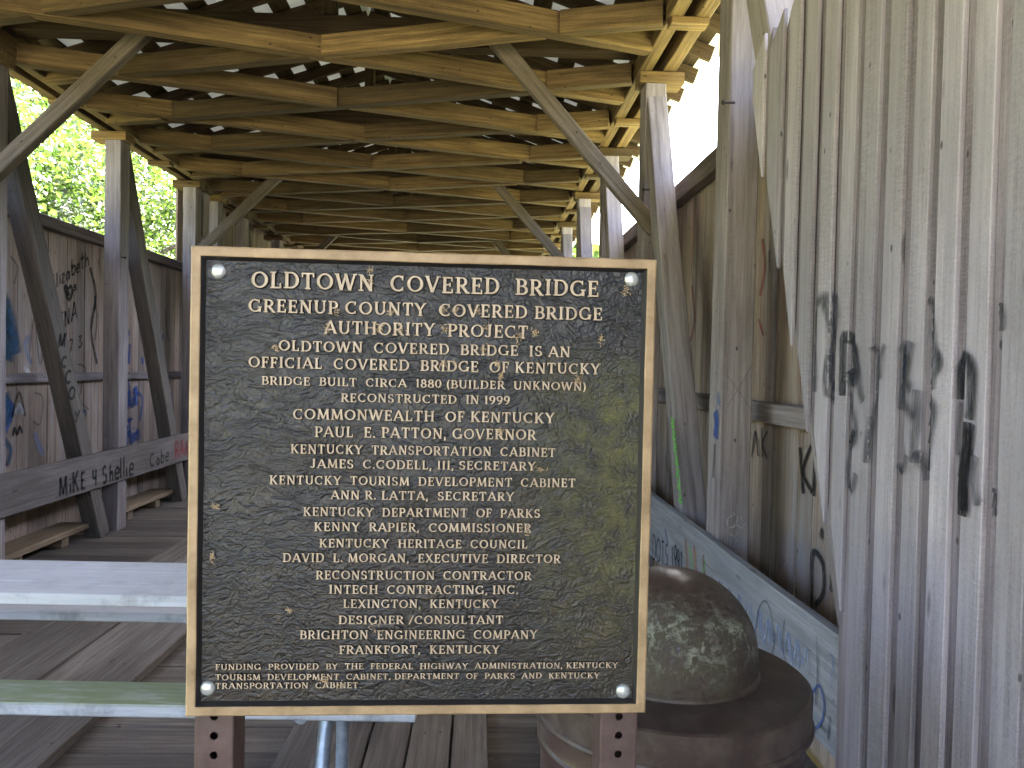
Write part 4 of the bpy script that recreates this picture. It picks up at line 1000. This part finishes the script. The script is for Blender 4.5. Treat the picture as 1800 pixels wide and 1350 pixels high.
for p, w_, m in ((((215, 690), (222, 660), (230, 700)), .05, 'blue'), (((205, 560), (207, 520)), .07, 'teal'), (((238, 690), (250, 700), (246, 740)), .05, 'blue'), (((196, 700), (200, 750), (197, 790)), .08, 'pale'), (((52, 620), (60, 560), (70, 640), (78, 590)), .035, 'soft'), (((60, 690), (75, 700), (70, 745), (58, 740)), .03, 'soft'),
                (((136, 640), (150, 650), (140, 700), (156, 720)), .03, 'soft'), (((262, 560), (266, 620), (272, 580)), .04, 'mid'), (((290, 545), (296, 600)), .05, 'soft'), (((255, 470), (262, 520), (270, 555)), .03, 'mid'), (((18, 450), (30, 470), (24, 500)), .03, 'soft'), (((40, 640), (52, 660)), .1, 'white'), (((226, 735), (232, 790)), .06, 'blue'), (((300, 690), (306, 740)), .05, 'blue'), (((4, 770), (18, 790), (12, 820)), .09, 'teal'), (((158, 470), (168, 520), (160, 580), (170, 640)), .06, 'mid'), (((258, 480), (270, 520), (262, 560), (274, 600)), .06, 'mid'), (((216, 560), (226, 590)), .09, 'blue'), (((2, 700), (20, 720), (6, 760)), .13, 'blue'), (((60, 760), (75, 800)), .10, 'pale'), (((140, 760), (150, 720)), .09, 'teal'), (((50, 590), (44, 610), (56, 640)), .08, 'pale')):
    t.stroke(p, w_, m)
t.build(wbL)
# --- brace and guard rail in front of it
br = [o for o in trussL.children if o.name.startswith('brace')]
t = plane_tag(X=XL - .004 + .0005)
for ch, x, y in (('M', 101, 612), ('C', 106, 648), ('C', 113, 676), ('O', 119, 704), ('Y', 128, 742)): t.word(ch, (x, y), (x + 12, y - 1), (2, -22), .03, 'hard')
t.build(min(br, key=lambda o: abs(WM[o.name].translation.y - POSTY[6])))
t = plane_tag(X=XL + .0455)
t.word('MiKE 4 Shellie', (103, 872), (234, 834), (0, -34), .036, 'hard'); t.word('Cobe', (262, 822), (297, 811), (0, -26), .034, 'mid'); t.word('RAM', (306, 806), (336, 798), (0, -27), .05, 'red')
t.build(railsL[1])
# --- kick board by the trash can
t = plane_tag(X=1.0985, nx=-1)
t.word('DOTS 1991', (1146, 986), (1200, 1008), (0, -42), .022, 'mid')
for p, m, w_ in ((((1205, 948), (1208, 990), (1204, 1020)), 'orange', .06), (((1220, 960), (1224, 1010)), 'orange', .07), (((1236, 975), (1240, 1030)), 'rust', .07), (((1212, 960), (1218, 1000)), 'green', .02), (((1240, 985), (1236, 1020)), 'green', .015), (((1170, 930), (1175, 960)), 'pale', .05)): t.stroke(p, w_, m)
for k in range(10):
    x = 1252 + k * 17; y = 1010 + k * 13
    t.stroke([(x, y), (x + 6, y + 40 + 6 * (k % 3)), (x + 14, y + 12), (x + 17, y + 60)], .016 + .004 * (k % 3), 'pale')
for p in (((1318, 1090), (1326, 1130), (1335, 1070), (1350, 1060), (1362, 1120), (1355, 1160)), ((1380, 1090), (1376, 1140), (1390, 1180)), ((1436, 1118), (1438, 1180), (1434, 1240))): t.stroke(p, .016, 'soft')
t.stroke([(1428, 1220), (1440, 1205), (1449, 1235), (1445, 1268), (1432, 1280), (1424, 1270)], .014, 'blue'); t.stroke([(1458, 1150), (1464, 1160), (1462, 1210)], .014, 'pale'); t.stroke([(1460, 1260), (1456, 1300)], .022, 'soft')
t.build(railsR[0])
# --- post and brace on the white-sky side
pr = [o for o in trussR.children if o.name.startswith('post')]; brr = [o for o in trussR.children if o.name.startswith('brace')]
t = plane_tag(X=XR - .003, nx=-1)
t.stroke([(1258, 722), (1260, 745), (1258, 770)], .10, 'blue'); t.stroke([(1262, 690), (1264, 712)], .07, 'pale'); t.stroke([(1257, 780), (1254, 840)], .06, 'soft')
t.build(pr[0])
t = plane_tag(Y=POSTY[4] - .0985)
t.stroke([(1290, 905), (1279, 912), (1280, 926), (1292, 924), (1296, 908), (1288, 902)], .008, 'white'); t.stroke([(1300, 908), (1308, 916), (1304, 928), (1294, 922)], .008, 'white'); t.stroke([(1284, 938), (1294, 950), (1286, 968)], .007, 'white'); t.stroke([(1296, 936), (1288, 955), (1296, 975)], .006, 'white')
t.stroke([(1278, 660), (1300, 690), (1320, 720)], .004, 'soft'); t.stroke([(1322, 640), (1300, 680), (1279, 712)], .004, 'soft')
t.build(pr[0])
t = plane_tag(X=XR - .001, nx=-1)
for k in range(7): 
    x, y = 1180 + k * 2.3, 735 + k * 22
    t.stroke([(x, y), (x + 5, y + 6), (x, y + 11), (x + 6, y + 17)], .035, 'green')
t.build(brr[1])
# --- wall behind the posts
t = plane_tag(X=1.4935, nx=-1)
t.stroke([(1406, 786), (1412, 868)], .034, 'hard'); t.stroke([(1428, 778), (1412, 828), (1428, 866)], .032, 'hard'); t.stroke([(1430, 872), (1434, 800), (1440, 850), (1446, 800)], .03, 'hard')
t.stroke([(1322, 804), (1328, 760), (1333, 802)], .03, 'mid'); t.stroke([(1340, 752), (1340, 804)], .03, 'mid'); t.stroke([(1350, 758), (1341, 780), (1349, 806)], .025, 'mid')
t.stroke([(1428, 1076), (1428, 975), (1446, 990), (1448, 1040), (1432, 1066)], .04, 'mid'); t.stroke([(1442, 934), (1448, 942)], .08, 'mid'); t.stroke([(1462, 950), (1464, 1000), (1462, 1040)], .05, 'mid')
t.stroke([(1340, 420), (1344, 470), (1336, 520)], .035, 'red'); t.stroke([(1352, 440), (1354, 480)], .03, 'soft'); t.stroke([(1216, 500), (1221, 560), (1214, 600)], .04, 'red'); t.stroke([(1334, 560), (1342, 590)], .03, 'red'); t.stroke([(1170, 800), (1174, 830)], .03, 'mid')
t.build(wbR)
# spikes left in the posts
iron = simple('rusty_spike', (.05, .035, .03), .7, .4)[0]
for par, (px, py), X in ((pr[0], (1284, 180), XR), (brr[1], (1140, 333), XR), (trussL, (214, 452), XL)):
    p = onX(px, py, X); sg = -1 if X > 0 else 1
    mb = MB(); mb.tube([p - Vector((sg * .02, 0, 0)), p + Vector((sg * .035, -.01, -.004))], .006, 8); mb.tube([p + Vector((sg * .034, -.01, -.004)), p + Vector((sg * .041, -.012, -.005))], .012, 8)
    mb.build('spike', iron, par)
for o in COL.objects:
    if o.parent is None and 'category' in o and 'kind' not in o: o['kind'] = 'thing'
